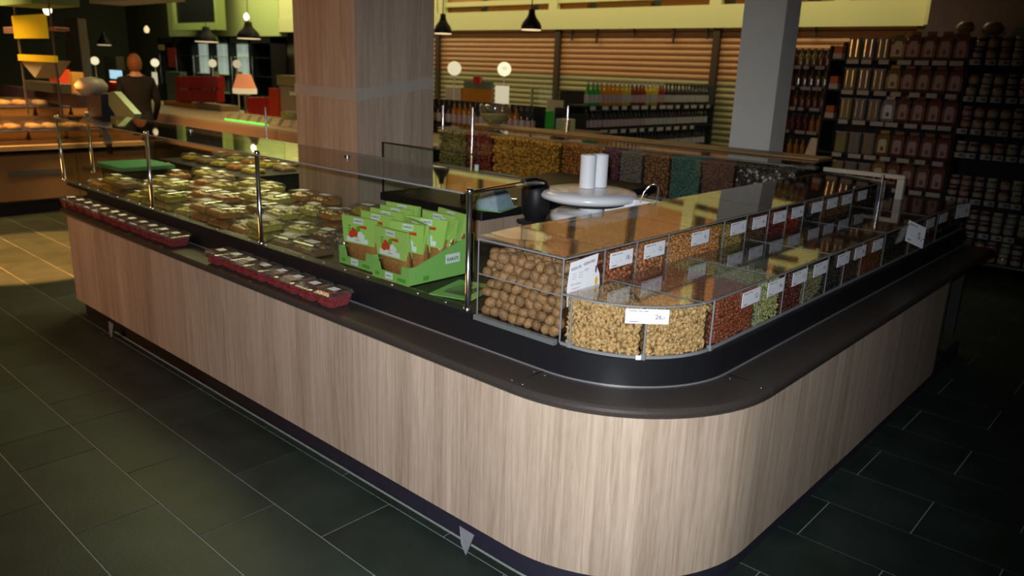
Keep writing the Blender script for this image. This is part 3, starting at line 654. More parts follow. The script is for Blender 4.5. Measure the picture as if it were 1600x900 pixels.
for layer, (yy, rows) in enumerate([(y0 + .028, 7), (y0 + .064, 7)]):
    for r_ in range(rows):
        z = ZD + .022 + r_*.0335
        for k in range(11):
            x = x0 + .024 + k*.0385 + (.019 if r_ % 2 else 0)
            if x > x1 - .022: continue
            if r_ == 6 and (layer == 0 and (k > 7 or k < 1) ): continue
            if layer == 1 and r_ < 4 : continue
            o = link('walnut', WM, None, (x + R.uniform(-.004,.004), yy + R.uniform(-.004,.004), z + R.uniform(-.004,.004)), (R.uniform(0,6), R.uniform(0,6), R.uniform(0,6)))
            s = R.uniform(.92, 1.08); o.scale = (s, s, s)
            tag(o, 'whole walnut in shell piled in the clear corner bin', 'walnut', 'walnuts in the clear bin'); cnt += 1
for r_ in range(4):
    for k in range(9):
        if r_ == 0: continue
        x = x0 + .03 + k*.04; y = y0 + .06 + r_*.038
        if x > x1 - .02: continue
        o = link('walnut', WM, None, (x + R.uniform(-.005,.005), y, .995 + R.uniform(-.008,.008)), (R.uniform(0,6), R.uniform(0,6), R.uniform(0,6))); tag(o, 'whole walnut in shell piled in the clear corner bin', 'walnut', 'walnuts in the clear bin')
b = MB(); b.box((x0 + .008, y0 + .075, ZD + .001), (x1 - .06, y1 - .008, .97)); part('filler_block', b, colm('walnut_core', (.12,.06,.03)), wb)
# poster on the side of the walnut bin
pz0, pz1 = .90, 1.043; py0, py1 = 1.852, 2.030
b = MB(); K = 8
outline = [(py0 + .004, pz0 - .012), (py1 - .05, pz0 + .004), (py1 - .004, pz0 + .03), (py1 - .01, pz0 + .07), (py1 - .028, pz0 + .10), (py1 - .022, pz1 - .002), (py0 + .012, pz1 - .012), (py0, pz0 + .05)]
b.loft([[(UF + .002 + d, y, z) for y, z in outline] for d in (0, .0015)]); 
po = single('paper_poster', b, M['paper'], 'white curled paper poster about walnuts, fixed beside the walnut bin', 'poster')
b = MB(); FM = lambda y, z: frame((UF + .0042, y, z), (0,1,0), (0,0,1))
text_mesh('NOIX DE', .0125, FM(py0 + .040, 1.010) @ Matrix.Rotation(.1, 4, 'Z'), b, 0, .0003); text_mesh('GRENOBLE', .0125, FM(py0 + .108, 1.018) @ Matrix.Rotation(.1, 4, 'Z'), b, 1, .0003); text_mesh('AOP', .011, FM(py0 + .095, .996), b, 1)
for z_, mi in ((.958, 0), (.944, 2), (.932, 2), (.921, 2)): text_mesh({.958: 'Noix entières', .944: 'Catégorie I', .932: 'Origine France', .921: 'prix au kilo'}[z_], .0095, FM(py0 + .042, z_), b, mi)
for r_ in range(3):
    for c_ in range(2): b.mat(3); b.box((UF + .004, py0 + .02 + c_*.035, .975 + r_*.008), (UF + .0042, py0 + .042 + c_*.035, .977 + r_*.008))
b.mat(4); b.add([(UF + .0045, py1 - .027 + .0085*math.cos(a*PI/6), .95 + .014*math.sin(a*PI/6)) for a in range(12)], [tuple(range(12))])
b.mat(1); b.add([(UF + .0045, py1 - .032 + .0055*math.cos(a*PI/6), .99 + .013*math.sin(a*PI/6)) for a in range(12)], [tuple(range(12))])
part('print', b, [M['ink'], M['ink_purple'], M['ink_red'], M['ink_grey'], colm('seal_yellow', (.75,.45,.03))], po)

# lower row of bins round the corner
lb = thing('lower_bin_row', 'lower row of clear acrylic bins curving round the counter corner', 'bin row', (-1.25, 3.2, ZD))
front = [(UF, BC[1] - BR)] + arc(BR, -90, 0, 14, BC) + [(LF, 5.30)]
b = MB(); b.sweep(front, [(0, ZD + .0), (0, ZL), (.004, ZL), (.004, ZD)]); part('front_panel', b, M['acrylic'], lb)
b = MB(); b.sweep(front, [(-.001, ZL - .002), (-.001, ZL + .004), (.005, ZL + .004), (.005, ZL - .002)]); b.sweep(front, [(-.004, ZD - .004), (-.004, ZD + .005), (.004, ZD + .005), (.004, ZD - .004)]); part('panel_edge', b, M['edge'], lb)
lids = [(None, 2.09), (2.09, 2.59), (2.59, 3.12), (3.12, 3.8), (3.8, 4.5), (4.5, 5.28)]
for y0_, y1_ in lids:
    if y0_ is None:
        pts = [(UF + .002, y1_)] + [(UF + .002, BC[1] - BR + .002)] + [p for p in arc(BR - .002, -90, 0, 14, BC) if p[1] < y1_] + [(BC[0] + math.sqrt((BR-.002)**2 - (BC[1]-y1_)**2), y1_)]
    elif y0_ < 2.2: pts = [(UF + .002, y1_), (UF + .002, y0_ + .003), (BC[0] + math.sqrt(BR**2 - (BC[1]-y0_)**2) - .002, y0_ + .003), (LF - .002, 2.16), (LF - .002, y1_)]
    else: pts = [(UF + .002, y1_), (UF + .002, y0_ + .003), (LF - .002, y0_ + .003), (LF - .002, y1_)]
    b = MB(); b.loft([[(x, y, z) for x, y in pts] for z in (ZL, ZL + .004)]); part('lid', b, M['lid'], lb)
    if y0_: b = MB(); b.box((UF + .002, y0_, ZL), (LF - .001, y0_ + .003, ZL + .005)); part('lid_edge', b, M['edge'], lb)
lower = [(2.19, 2.47, 'hazelnut_kernels', (.27,.07,.03), .0065, (1,1,1), .915, 'red-brown hazelnut kernels in the lower bin after the corner'),
 (2.47, 2.68, 'pumpkin_seeds', (.40,.42,.16), .0065, (1.4,.8,.5), .92, 'pale green seeds in a lower bin'),
 (2.68, 2.88, 'dried_cherries', (.12,.025,.02), .007, (1,1,.8), .88, 'dark red dried cherries in a lower bin'),
 (2.88, 3.10, 'seed_mix', (.24,.22,.12), .008, (1.3,.8,.6), .86, 'green and white seed mix in a lower bin'),
 (3.10, 3.29, 'black_beans', (.02,.018,.018), .007, (1,1,.8), .86, 'near-black goods in the lower bin after the seed mix'),
 (3.29, 3.5, 'dark_raisins', (.05,.028,.02), .007, (1,1,.8), .86, 'dark raisins in a lower bin halfway along'),
 (3.5, 3.8, 'red_lentils', (.22,.07,.025), .006, (1,1,.8), .90, 'rust-red goods in a lower bin halfway along'),
 (3.8, 4.2, 'mulberries', (.05,.045,.03), .008, (1,1,.8), .84, 'dull brown goods in a far lower bin'),
 (4.2, 4.7, 'fig_slices', (.15,.08,.04), .01, (1,1,.5), .85, 'brown slices in a far lower bin'),
 (4.7, 5.25, 'date_pieces', (.05,.03,.02), .01, (1,1,.8), .82, 'dark goods in the last lower bin')]
for y in [l[0] for l in lower[1:]]:
    b = MB(); b.box((UF + .003, y - .002, ZD), (LF - .005, y + .002, ZL)); part('divider', b, M['acrylic'], lb)
    b = MB(); b.box((LF - .002, y - .0025, ZD), (LF + .001, y + .0025, ZL)); part('divider_edge', b, M['edge'], lb)
for a_ in (-90, -47, -2):
    cx_, cy_ = BC[0] + BR*math.cos(math.radians(a_)), BC[1] + BR*math.sin(math.radians(a_))
    b = MB(); b.tube([(cx_, cy_, ZD), (cx_, cy_, ZL)], .0035, 6); part('divider_edge', b, M['edge'], lb)
    b = MB(); b.bev((cx_ - .008, cy_ - .008, ZD - .006), (cx_ + .008, cy_ + .008, ZD + .012), .002); part('clip', b, M['edge'], lb)
mid = (BC[0] + BR*math.cos(math.radians(-47)), BC[1] + BR*math.sin(math.radians(-47)))
for a_, e in ((-47, (UF + .004, 2.15)), (-2, (UF + .004, 2.19))):
    p = Vector((BC[0] + (BR-.005)*math.cos(math.radians(a_)), BC[1] + (BR-.005)*math.sin(math.radians(a_)))); q = Vector(e); n_ = Vector((-(q-p).y, (q-p).x)).normalized()*.002
    b = MB(); b.loft([[(p.x-n_.x,p.y-n_.y,z), (p.x+n_.x,p.y+n_.y,z), (q.x+n_.x,q.y+n_.y,z), (q.x-n_.x,q.y-n_.y,z)] for z in (ZD, ZL - .002)]); part('divider', b, M['acrylic'], lb)
for k, (y0_, y1_, nm, col, sz, shp, zf, lab) in enumerate(lower):
    heap(nm, lab, 'loose goods', box_foot(UF + .004, LF - .004, y0_, y1_, .005), ZD, zf, zf, sz*1.25, shp, col, 200 + k, front=[1, 0] if k == 0 else [1])
r2 = BR - .008
heap('walnut_kernels', 'golden chopped walnut kernels in the corner bin beside the whole walnuts', 'loose goods', [(UF + .006, BC[1] - BR + .008)] + arc(r2, -88, -49, 6, BC) + [(UF + .008, 2.135)], ZD, .918, .918, .0105, (1.3, .9, .35), (.50,.32,.13), 301, front=list(range(0, 8)), sub=.62)
heap('walnut_kernels', 'golden chopped walnut kernels in the second corner bin, by the hazelnut kernels', 'loose goods', [(UF + .02, 2.17), mid] + arc(r2, -45, -5, 6, BC)[0:] + [(LF - .02, 2.18)], ZD, .905, .905, .0105, (1.3, .9, .35), (.50,.32,.13), 302, front=list(range(0, 8)), sub=.62)
# price cards on the lower row
ca = math.radians(-47); nx, ny = math.cos(ca), math.sin(ca)
label_card(lb, (BC[0] + (BR + .004)*nx, BC[1] + (BR + .004)*ny, .905), (-ny, nx, 0), (0, 0, 1), .132, .046, '26,-')
b = MB(); b.box((-.008, 0, -.006), (.008, .003, .008), frame((BC[0] + (BR+.007)*math.cos(ca-.05), BC[1] + (BR+.007)*math.sin(ca-.05), ZD), (-ny, nx, 0), (-nx,-ny,0))); part('small_tag', b, M['paper'], lb)
for k, yc in enumerate([2.405, 2.60, 2.81, 3.01, 3.26, 3.46, 3.69, 4.54, 4.80]):
    label_card(lb, (LF + .003, yc, .895), (0, 1, 0), (0, 0, 1), .135 if yc < 4 else .15, .052, prices[(k*3 + 1) % 10])
label_card(lb, (LF + .03, 4.18, .885), (.5, .75, -.35), (-.1, .45, .9), .12, .11, '5,-')
label_card(lb, (LF + .02, 5.15, .90), (.2, 1, 0), (0, 0, 1), .17, .08, '8,-')

# ------------------------------------------------------------------ staff side: black-topped cabinet with glass screen, scale
cab = thing('service_cabinet', 'wood-fronted staff cabinet with thick black top and a low glass screen', 'cabinet', (-3.1, 3.5, 0))
b = MB(); b.box((-3.46, 2.82, .0), (-2.75, 4.4, .86)); part('body', b, M['wood_obj'], cab)
b = MB(); b.bev((-3.52, 2.77, .862), (-2.70, 4.42, .905), .004); part('top', b, M['black'], cab)
b = MB(); b.box((-3.50, 2.775, .905), (-2.72, 2.781, 1.19)); part('glass_screen', b, M['glass'], cab)
b = MB(); b.box((-3.503, 2.773, .905), (-3.499, 2.783, 1.19)); b.box((-3.5, 2.773, 1.187), (-2.72, 2.783, 1.191)); part('screen_edge', b, M['matte_black'], cab)
b = MB(); b.box((-.08, -.1, 0), (.1, .11, .004)); b.mat(1); b.loft([[(-.07,-.08,.004),(.08,-.09,.004),(.09,.09,.004),(-.07,.08,.004)],[(-.05,-.06,.05),(.06,-.07,.07),(.07,.06,.08),(-.05,.06,.05)],[(-.03,-.03,.08),(.03,-.05,.10),(.05,.03,.11),(-.02,.04,.08)]])
single('film_bag', b, [M['green'], mat('blue_film', (.30,.42,.48), .3, noise=.3, scale=30, bump=.6)], 'crumpled pale blue plastic bag on the black cabinet top', 'bag', tuple(atZ(768, 325, .907)) , rot=(0,0,.3))
b = MB(); b.tube([(-.09, 0, .006), (.05, .0, .006)], .004, 6); b.tube([(.05, 0, .006), (.09, .02, .008), (.1, .0, .008), (.09, -.02, .008), (.05, 0, .006)], .005, 6); single('scissors', b, M['chrome'], 'steel tool lying on the black cabinet top beside the blue bag', 'scissors', tuple(atZ(786, 311, .907)))
b = MB(); b.lathe([(.035, 0), (.037, .11), (.03, .13), (.03, .15)], n=14); single('glass_jar', b, M['clear'], 'clear glass jar on the far counter behind the wood-clad pillar edge', 'jar', tuple(atY(705, 222, 4.9)), rot=(0,.25,0))
b = MB(); b.lathe([(.02, 0), (.022, .12), (.012, .15), (.012, .17)], n=10); b.mat(1); b.lathe([(.013, .17), (.013, .2)], n=8); single('dish_soap_bottle', b, [colm('lime_bottle', (.5,.6,.04), .3), M['white']], 'small lime-green bottle standing beside the wood-clad pillar', 'bottle', (-2.95, 2.98, .907))
b = MB(); b.lathe([(.016, 0), (.016, .1), (.007, .13), (.007, .17)], n=10); single('dark_bottle', b, M['black'], 'small dark bottle next to the lime-green bottle', 'bottle', (-3.02, 2.95, .907))
# round white scale
sc = thing('round_scale', 'round white weighing machine with two white paper rolls on it', 'scale', (-2.2, 3.02, .905))
b = MB(); b.box((-2.45, 2.8, 0), (-1.98, 3.5, .89)); b.box((-2.47, 2.78, .89), (-1.95, 3.52, .905)); single('scale_stand', b, [M['matte_black']], 'black stand under the round white scale behind the bins', 'stand')
b = MB(); b.lathe([(.17, 0), (.20, .012), (.20, .04), (.17, .055), (.06, .058), (.06, .10)], (-2.2, 3.02, .905), 32); part('base', b, M['white'], sc)
b = MB(); b.lathe([(.17, 0), (.2, .01), (.2, .022), (.18, .024)], (-2.22, 3.02, .995), 32); part('underside', b, M['matte_black'], sc)
b = MB(); b.lathe([(.20, 0), (.235, .012), (.24, .028), (.225, .045), (.18, .054), (.08, .06), (.0, .062)], (-2.22, 3.02, 1.01), 40, cap=False); part('plate', b, M['white'], sc)
b = MB(); b.loft([[(-2.10, 2.99, z), (-1.93, 3.09, z), (-1.93, 3.14, z), (-2.12, 3.14, z)] for z in (.93, 1.035)]); b.box((-2.0, 3.06, .93), (-1.90, 3.14, 1.04)); part('housing', b, M['white'], sc)
b = MB(); b.tube([(-1.95, 3.06, 1.03), (-1.94, 3.07, 1.08), (-1.92, 3.09, 1.115), (-1.90, 3.11, 1.12), (-1.89, 3.12, 1.09), (-1.90, 3.12, 1.03)], .004, 6); part('wire_handle', b, M['chrome'], sc)
for (x, y) in ((-2.215, 2.995), (-2.203, 3.076)):
    b = MB(); b.lathe([(.038, 0), (.038, .155), (.036, .158), (.012, .158), (.012, .15)], (0, 0, 0), 24); single('paper_roll', b, M['paper'], 'white paper roll standing upright on the round scale, %s one' % ('nearer' if y < 3.02 else 'farther'), 'paper roll', (x, y, 1.0725))
b = MB(); b.lathe([(.05, 0), (.07, .04), (.072, .14), (.05, .19), (.02, .2)], n=20); single('black_canister', b, M['black'], 'round black canister beside the white scale', 'canister', (-2.42, 2.86, .905))

# ------------------------------------------------------------------ far arm: candy bins facing us
cb = thing('candy_bin_row', 'row of clear candy bins along the far arm of the counter', 'bin row', (-3.3, 4.8, .78))
FY = 4.66
b = MB(); b.box((-5.1, FY, .79), (-1.87, FY + .004, 1.10)); part('front_panel', b, M['acrylic'], cb)
b = MB(); b.box((-5.1, FY - .002, 1.10), (-1.87, FY + .006, 1.106)); b.box((-5.1, FY - .004, .775), (-1.87, FY + .004, .79)); part('panel_edge', b, M['edge'], cb)
b = MB(); b.box((-5.1, FY, 1.106), (-1.87, 5.28, 1.11)); part('lid', b, M['lid'], cb)
b = MB(); b.box((-5.1, 5.05, 1.112), (-1.9, 5.28, 1.125)); part('lid_sheen_strip', b, M['warm_board'], cb)  # tan strip stands in for the reflection on the bright lid
cand = [(-5.1, -4.75, (.20,.18,.06), .014, 'olive-green mixed sweets'), (-4.75, -4.45, (.22,.03,.02), .014, 'dark red jelly sweets'), (-4.45, -3.72, (.42,.22,.02), .016, 'amber gummy sweets'),
        (-3.72, -3.32, (.40,.14,.02), .014, 'orange gummy sweets'), (-3.32, -3.18, (.20,.06,.08), .010, 'purple-pink sweets'), (-3.18, -2.98, (.26,.21,.15), .008, 'grey-beige sugared seeds'), (-2.98, -2.76, (.34,.14,.05), .013, 'orange-brown sweets'),
        (-2.76, -2.52, (.10,.22,.15), .007, 'sea-green sugar pearls'), (-2.52, -2.28, (.22,.11,.07), .008, 'brown speckled sweets'), (-2.28, -1.875, (.07,.06,.05), .012, 'black and white liquorice sweets')]
for k, (xa, xb, col, sz, lab) in enumerate(cand):
    h = heap('loose_sweets', lab + ' in a bin of the far candy row', 'sweets', box_foot(xa, xb, FY, 5.05, .006), .79, 1.07, 1.07, sz, (1, .9, .7), col, 400 + k, front=[0], sub=1.1, rough=.35)
    b = MB(); b.box((xb - .002, FY + .005, .79), (xb + .002, 5.25, 1.10)); part('divider', b, M['acrylic'], cb)
V_ = []
b = MB(); rr = random.Random(5)
for k in range(70):
    x, z = rr.uniform(-2.26, -1.89), rr.uniform(.80, 1.06); s = rr.uniform(.006, .011); y = FY + .012
    b.box((x-s, y-.004, z-s), (x+s, y+.004, z+s), Matrix.Translation((x,y,z)) @ Matrix.Rotation(rr.uniform(0,3),4,'Y') @ Matrix.Translation((-x,-y,-z)))
single('white_sweets', b, mat('white_sweet', (.55,.55,.5), .5, noise=.1, scale=40), 'white cubes scattered through the black liquorice sweets', 'sweets', kind='stuff')
for i, (px_, y_, z0, z1, lab) in enumerate([(738, 4.63, .77, 1.30, 'beside the olive-green sweets'), (692, 4.88, .77, 1.28, 'behind the edge of the wood-clad pillar'), (886, 5.15, 1.1, 1.34, 'in front of the drinks rack'), (416, 4.6, .0, 1.12, 'against the tan counter left of the wood-clad pillar')]):
    p = atY(px_, 200, y_); b = MB(); b.lathe([(.015, 0), (.011, .01), (.011, z1 - z0)], (p.x, y_, z0), 12); single('chrome_post', b, M['chrome'], 'slim chrome post ' + lab, 'post')
p = atY(772, 222, 5.1); b = MB(); b.lathe([(.05, 0), (.09, .03), (.125, .08), (.145, .15), (.135, .19), (.131, .19), (.141, .15), (.12, .08), (.085, .035), (.02, .01)], n=28, cap=False); b.mat(1); b.lathe([(.05, .012), (.11, .06), (.125, .1), (.0, .1)], n=20)
single('glass_bowl', b, [M['clear'], colm('yellow_candy', (.30,.28,.08), .4, bump=.5, scale=50)], 'round glass bowl on the far candy counter', 'bowl', (p.x, 5.1, 1.125))

# ------------------------------------------------------------------ pillars
b = MB(); b.box((-4.27, 2.72, 0), (-3.655, 3.30, 4.6)); single('clad_pillar', b, M['wood_obj'], 'square pillar clad in wood-look panels standing in the counter island', 'pillar')
b = MB(); b.box((-2.72, 5.42, 0), (-2.405, 5.44, 4.8)); b.box((-2.72, 5.44, 0), (-2.66, 5.65, 4.8)); b.box((-2.66, 5.44, 0), (-2.405, 5.66, 4.8)); single('steel_column', b, M['steel'], 'light grey boxed steel column behind the candy bins', 'column')
t = thing('pillar_tape', 'pale strip of tape running round the wood-clad pillar', 'tape', (-3.95, 3.0, 1.36))
b = MB()
pA, pB, pC = atY(466, 139, 2.716), Vector((-3.651, 2.716, 0)), atX(672, 128, -3.651)
zB = atX(556, 149, -3.651).z
b.loft([[(-4.27, 2.712, pA.z - .03), (-4.27, 2.712, pA.z + .03), (-4.27, 2.7195, pA.z + .03), (-4.27, 2.7195, pA.z - .03)], [(-3.651, 2.712, zB - .035), (-3.651, 2.712, zB + .035), (-3.655, 2.7195, zB + .035), (-3.655, 2.7195, zB - .035)]])
b.loft([[(-3.651, 2.712, zB - .035), (-3.651, 2.712, zB + .035), (-3.6545, 2.72, zB + .035), (-3.6545, 2.72, zB - .035)], [(-3.651, 3.30, pC.z - .035), (-3.651, 3.30, pC.z + .035), (-3.6545, 3.30, pC.z + .035), (-3.6545, 3.30, pC.z - .035)]])
part('strip', b, glass('tape_film', (1,1,1), .02, .3, .35, (.62,.56,.48)), t)

# ================================================================== BACKGROUND OF THE SHOP
def pbox(name, x0, y0, x1, y1, Y, dep, m, lab, cat, group=None, r=.006, zb=None):
    """upright box whose near face spans the two points seen at depth Y"""
    a = atY(x0, (y0+y1)/2, Y); c = atY(x1, (y0+y1)/2, Y); zt = atY((x0+x1)/2, y0, Y).z; zb = atY((x0+x1)/2, y1, Y).z if zb is None else zb
    b = MB(); b.bev((a.x, Y, zb), (c.x, Y + dep, zt), r); return single(name, b, m, lab, cat, group=group)
# ---- long food counter along the left aisle
t = thing('bakery_counter', 'brown boarded food counter with a pale rail along the left aisle', 'counter', (-9.3, 1.9, 0))
yb0, yb1 = -.6, 3.72
b = MB(); b.box((-9.8, yb0, 0), (-8.98, yb1, .13)); part('plinth', b, M['matte_black'], t)
b = MB(); b.box((-9.9, yb0, .13), (-8.97, yb1, .62)); part('body', b, M['dark_board'], t)
y = yb0
while y < yb1 - .1:
    b = MB(); b.box((-8.97, y + .004, .15), (-8.94, min(y + .9, yb1) - .004, .60)); part('front_board', b, M['warm_board'], t); y += .9
b = MB(); b.box((-8.99, yb0, .655), (-8.90, yb1, .70)); part('rail', b, colm('pale_rail', (.55,.40,.22)), t)
b = MB(); b.box((-8.938, 2.35, .40), (-8.93, 2.95, .45)); b.box((-8.938, 3.05, .43), (-8.93, 3.3, .455)); part('grey_plate', b, M['rail'], t)
b = MB(); b.box((-9.9, yb0, .70), (-8.99, yb1, .74)); b.box((-10.3, yb0, .74), (-9.55, yb1, .95)); part('step', b, M['dark_board'], t)
def basket(col, k):
    t = thing('bread_tray', '', 'bread tray')
    b = MB(); b.loft([[(-.13,-.15,0),(.13,-.15,0),(.13,.15,0),(-.13,.15,0)], [(-.15,-.17,.09),(.15,-.17,.09),(.15,.17,.09),(-.15,.17,.09)]]); part('tray', b, colm('wicker', (.42,.24,.08), .6, bump=.5, scale=80), t, True)
    b = MB(); b.bev((-.155,-.175,.088), (.155,.175,.105), .01); part('cloth', b, colm('blue_cloth', (.03,.035,.09), .6), t, True)
    for i in range(4):
        x, y = (-.07, .07)[i % 2], (-.08, .08)[i//2]; b = MB()
        b.lathe([(.02, -.005), (.062, .01), (.066, .03), (.05, .055), (.0, .065)], (x, y, .10), 10, cap=False); part('loaf', b, col, t, True)
    b = MB(); b.loft([[(-.15,-.17,.105),(.15,-.17,.105),(.15,.17,.105),(-.15,.17,.105)],[(-.13,-.15,.17),(.13,-.15,.17),(.13,.15,.17),(-.13,.15,.17)],[(-.06,-.07,.19),(.06,-.07,.19),(.06,.07,.19),(-.06,.07,.19)]], smooth=False); part('film_cover', b, M['clear'], t, True)
    return t
bk = [basket(colm('bread_%d' % i, c, .5, bump=.4, scale=40), i) for i, c in enumerate([(.55,.30,.10), (.62,.42,.20)])]; ub = [0, 0]
for row, (x, z, y0) in enumerate([(-9.17, .742, 0.3), (-9.72, .952, 0.2)]):
    for k in range(10):
        if y0 + k*.355 > 3.6: break
        i = (k + row) % 2; c = bk[i] if not ub[i] else copy_tree(bk[i]); ub[i] = 1
        c.location = (x, y0 + k*.355, z); setlab(c, '%s loaves in a wicker tray on the %s step of the left aisle counter' % (('brown', 'pale')[i], ('front', 'raised rear')[row]), 'bread trays %d%d' % (row, i))
# ---- tan counter behind the fruit arm
t = thing('tan_counter', 'long tan-fronted counter behind the fruit arm, left of the clad pillar', 'counter', (-9.2, 5.0, 0))
b = MB(); b.box((-15.3, 4.78, 0), (-5.6, 6.1, .70)); part('body', b, M['dark_board'], t)
b = MB(); b.box((-11.35, 4.70, .70), (-5.55, 4.78, .855)); part('front_board', b, colm('tan_board', (.58,.36,.22), .5), t)
b = MB(); b.box((-15.35, 4.70, .855), (-5.55, 6.1, .885)); part('top', b, colm('cream_top', (.60,.50,.30), .35), t)
b = MB(); b.box((-8.6, 4.74, .34), (-5.6, 4.78, .66)); part('lower_panel', b, colm('lime_panel', (.50,.55,.25), .5), t)
b = MB(); b.box((-11.35, 4.62, .52), (-5.6, 4.70, .56)); part('lower_rail', b, colm('tan_board', (.58,.36,.22)), t)
for k in range(16):
    x = -9.6 + k*.24; b = MB(); b.loft([[(x, 4.98, .888), (x+.16, 4.98, .888), (x+.16, 5.2, .888), (x, 5.2, .888)], [(x, 5.03, .96), (x+.16, 5.03, .96), (x+.16, 5.2, .96), (x, 5.2, .96)]]); single('white_packet', b, colm('cream_paper', (.62,.56,.40)), 'small cream packet lined up on the tan counter top', 'packet', group='packets on the tan counter')
# red gift packs, two tiers
for r_ in range(2):
    for k in range(7):
        x0 = 274 + k*9.4; pbox('red_gift_box', x0, 119 + r_*21, x0 + 8.8, 138 + r_*21, 5.7, .12, [colm('red_card', (.50,.02,.015), .35)], 'slim red gift box in the %s tier of the red stack' % ('upper', 'lower')[r_], 'gift box', 'red gift boxes, %s tier' % ('upper', 'lower')[r_])
pbox('orange_crate', 256, 160, 302, 177, 5.6, .3, colm('orange_wood', (.50,.20,.04)), 'long orange crate under the red gift boxes', 'crate', zb=.886)
pbox('crate', 300, 163, 345, 176, 5.65, .3, colm('tan_card', (.34,.24,.12)), 'dull tan crate standing beside the orange crate', 'crate', zb=.886)
for k in range(4): pbox('red_packet', 386 + k*9, 152, 394 + k*9, 168, 5.5, .08, colm('red_card', (.50,.02,.015)), 'short red packet in the row under the orange lamp', 'packet', 'short red packets', zb=.886)
pbox('red_bottle_bag', 420, 138, 433, 168, 5.45, .08, colm('red_bag', (.55,.05,.01)), 'tall bright red bag next to the wood-clad pillar', 'bag', zb=.886)
pbox('snack_carton', 436, 135, 466, 165, 5.5, .25, colm('grey_card', (.36,.32,.24)), 'greyish carton with a white label against the pillar', 'carton', zb=.886)
pbox('snack_carton', 432, 118, 468, 134, 5.5, .25, colm('olive_card', (.36,.32,.14)), 'olive carton on top of the greyish carton by the pillar', 'carton')
pbox('white_note', 452, 143, 461, 149, 5.47, .01, M['paper'], 'small white note stuck on the greyish carton', 'note')
p = atY(456, 185, 5.15); b = MB(); b.lathe([(.05,0),(.10,.05),(.13,.13),(.12,.16),(.0,.17)], n=18); single('green_bowl', b, colm('green_glaze', (.25,.28,.10), .3), 'rounded green bowl on the tan counter against the pillar', 'bowl', (p.x, 5.15, .887))
b = MB(); b.box((atY(352, 172, 4.9).x, 4.88, .889), (atY(418, 172, 4.9).x, 4.9, .902)); single('green_light_strip', b, mat('green_led', (.1,.8,.1), .4, emit=(.15, 1, .12), es=1.2), 'thin glowing green strip on the tan counter', 'light strip')
# small table lamp with an orange shade
p = atY(383, 150, 5.6); t = thing('table_lamp', 'table lamp with an orange shade standing among the goods', 'lamp', (p.x, 5.6, .9))
zt, zb = atY(383, 116, 5.6).z, atY(383, 138, 5.6).z
b = MB(); b.lathe([(.05,0),(.02,.02),(.02, zb - .9)], (p.x, 5.6, .9), 12); part('stem', b, M['dark_board'], t)
b = MB(); b.lathe([(.155, 0), (.09, zt - zb)], (p.x, 5.6, zb), 24, cap=False); part('shade', b, mat('orange_shade', (.75,.28,.10), .6, emit=(1,.33,.12), es=.5), t)
b = MB(); b.lathe([(.16, -.07), (.16, 0)], (p.x, 5.6, zb), 24); part('cream_band', b, mat('cream_glow', (.8,.7,.4), .6, emit=(1,.8,.45), es=.5), t)
# ---- round white signs on stalks
for i, (px_, py_, Y, card, lab) in enumerate([(710, 107, 6.7, 0, 'beside the clad pillar, without a card'), (788, 108, 6.7, 1, 'with a white card under it'), (332, 99, 5.95, 0, 'above the red gift boxes'), (370, 100, 5.95, 0, 'above the orange-shaded lamp'), (242, 98, 5.2, 2, 'with a bright card beside the standing person'), (148, 95, 5.2, 0, 'rising behind the weighing console'), (127, 97, 5.0, 0, 'dimmer than the one by the console')]):
    p = atY(px_, py_, Y); r_ = (15 if i < 2 else 8.5)*.72 / F * (MR.transposed() @ (p - CP)).z * -1
    base = .992 if i < 2 else .887
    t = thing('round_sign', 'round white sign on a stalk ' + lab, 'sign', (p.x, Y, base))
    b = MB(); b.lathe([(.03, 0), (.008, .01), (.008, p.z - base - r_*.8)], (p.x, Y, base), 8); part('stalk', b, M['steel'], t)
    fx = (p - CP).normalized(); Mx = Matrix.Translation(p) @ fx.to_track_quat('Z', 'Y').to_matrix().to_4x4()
    b = MB(); b.lathe([(r_*.92, -.012), (r_, -.006), (r_, .006), (r_*.92, .012)], n=28, M=Mx); part('disc', b, mat('glow_disc_%d' % i, (.8,.76,.55), .5, emit=(1,.92,.6), es=[.6,.9,.5,.35,.8,.8,.15][i]), t)  # emission put into the disc to brighten it; the sign is no lamp
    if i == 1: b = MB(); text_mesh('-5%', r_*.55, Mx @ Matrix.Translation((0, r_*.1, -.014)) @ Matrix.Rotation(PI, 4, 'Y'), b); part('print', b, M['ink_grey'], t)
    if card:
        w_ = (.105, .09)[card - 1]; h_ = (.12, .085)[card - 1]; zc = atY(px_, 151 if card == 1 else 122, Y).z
        b = MB(); b.box((p.x - w_ + (.0 if card == 1 else .02), Y - .03, zc - h_), (p.x + w_, Y - .02, zc + h_)); part('card', b, mat('glow_card_%d' % i, (.8,.78,.6), .5, emit=(1,.95,.65), es=.45), t)  # card brightened by its own emission as well
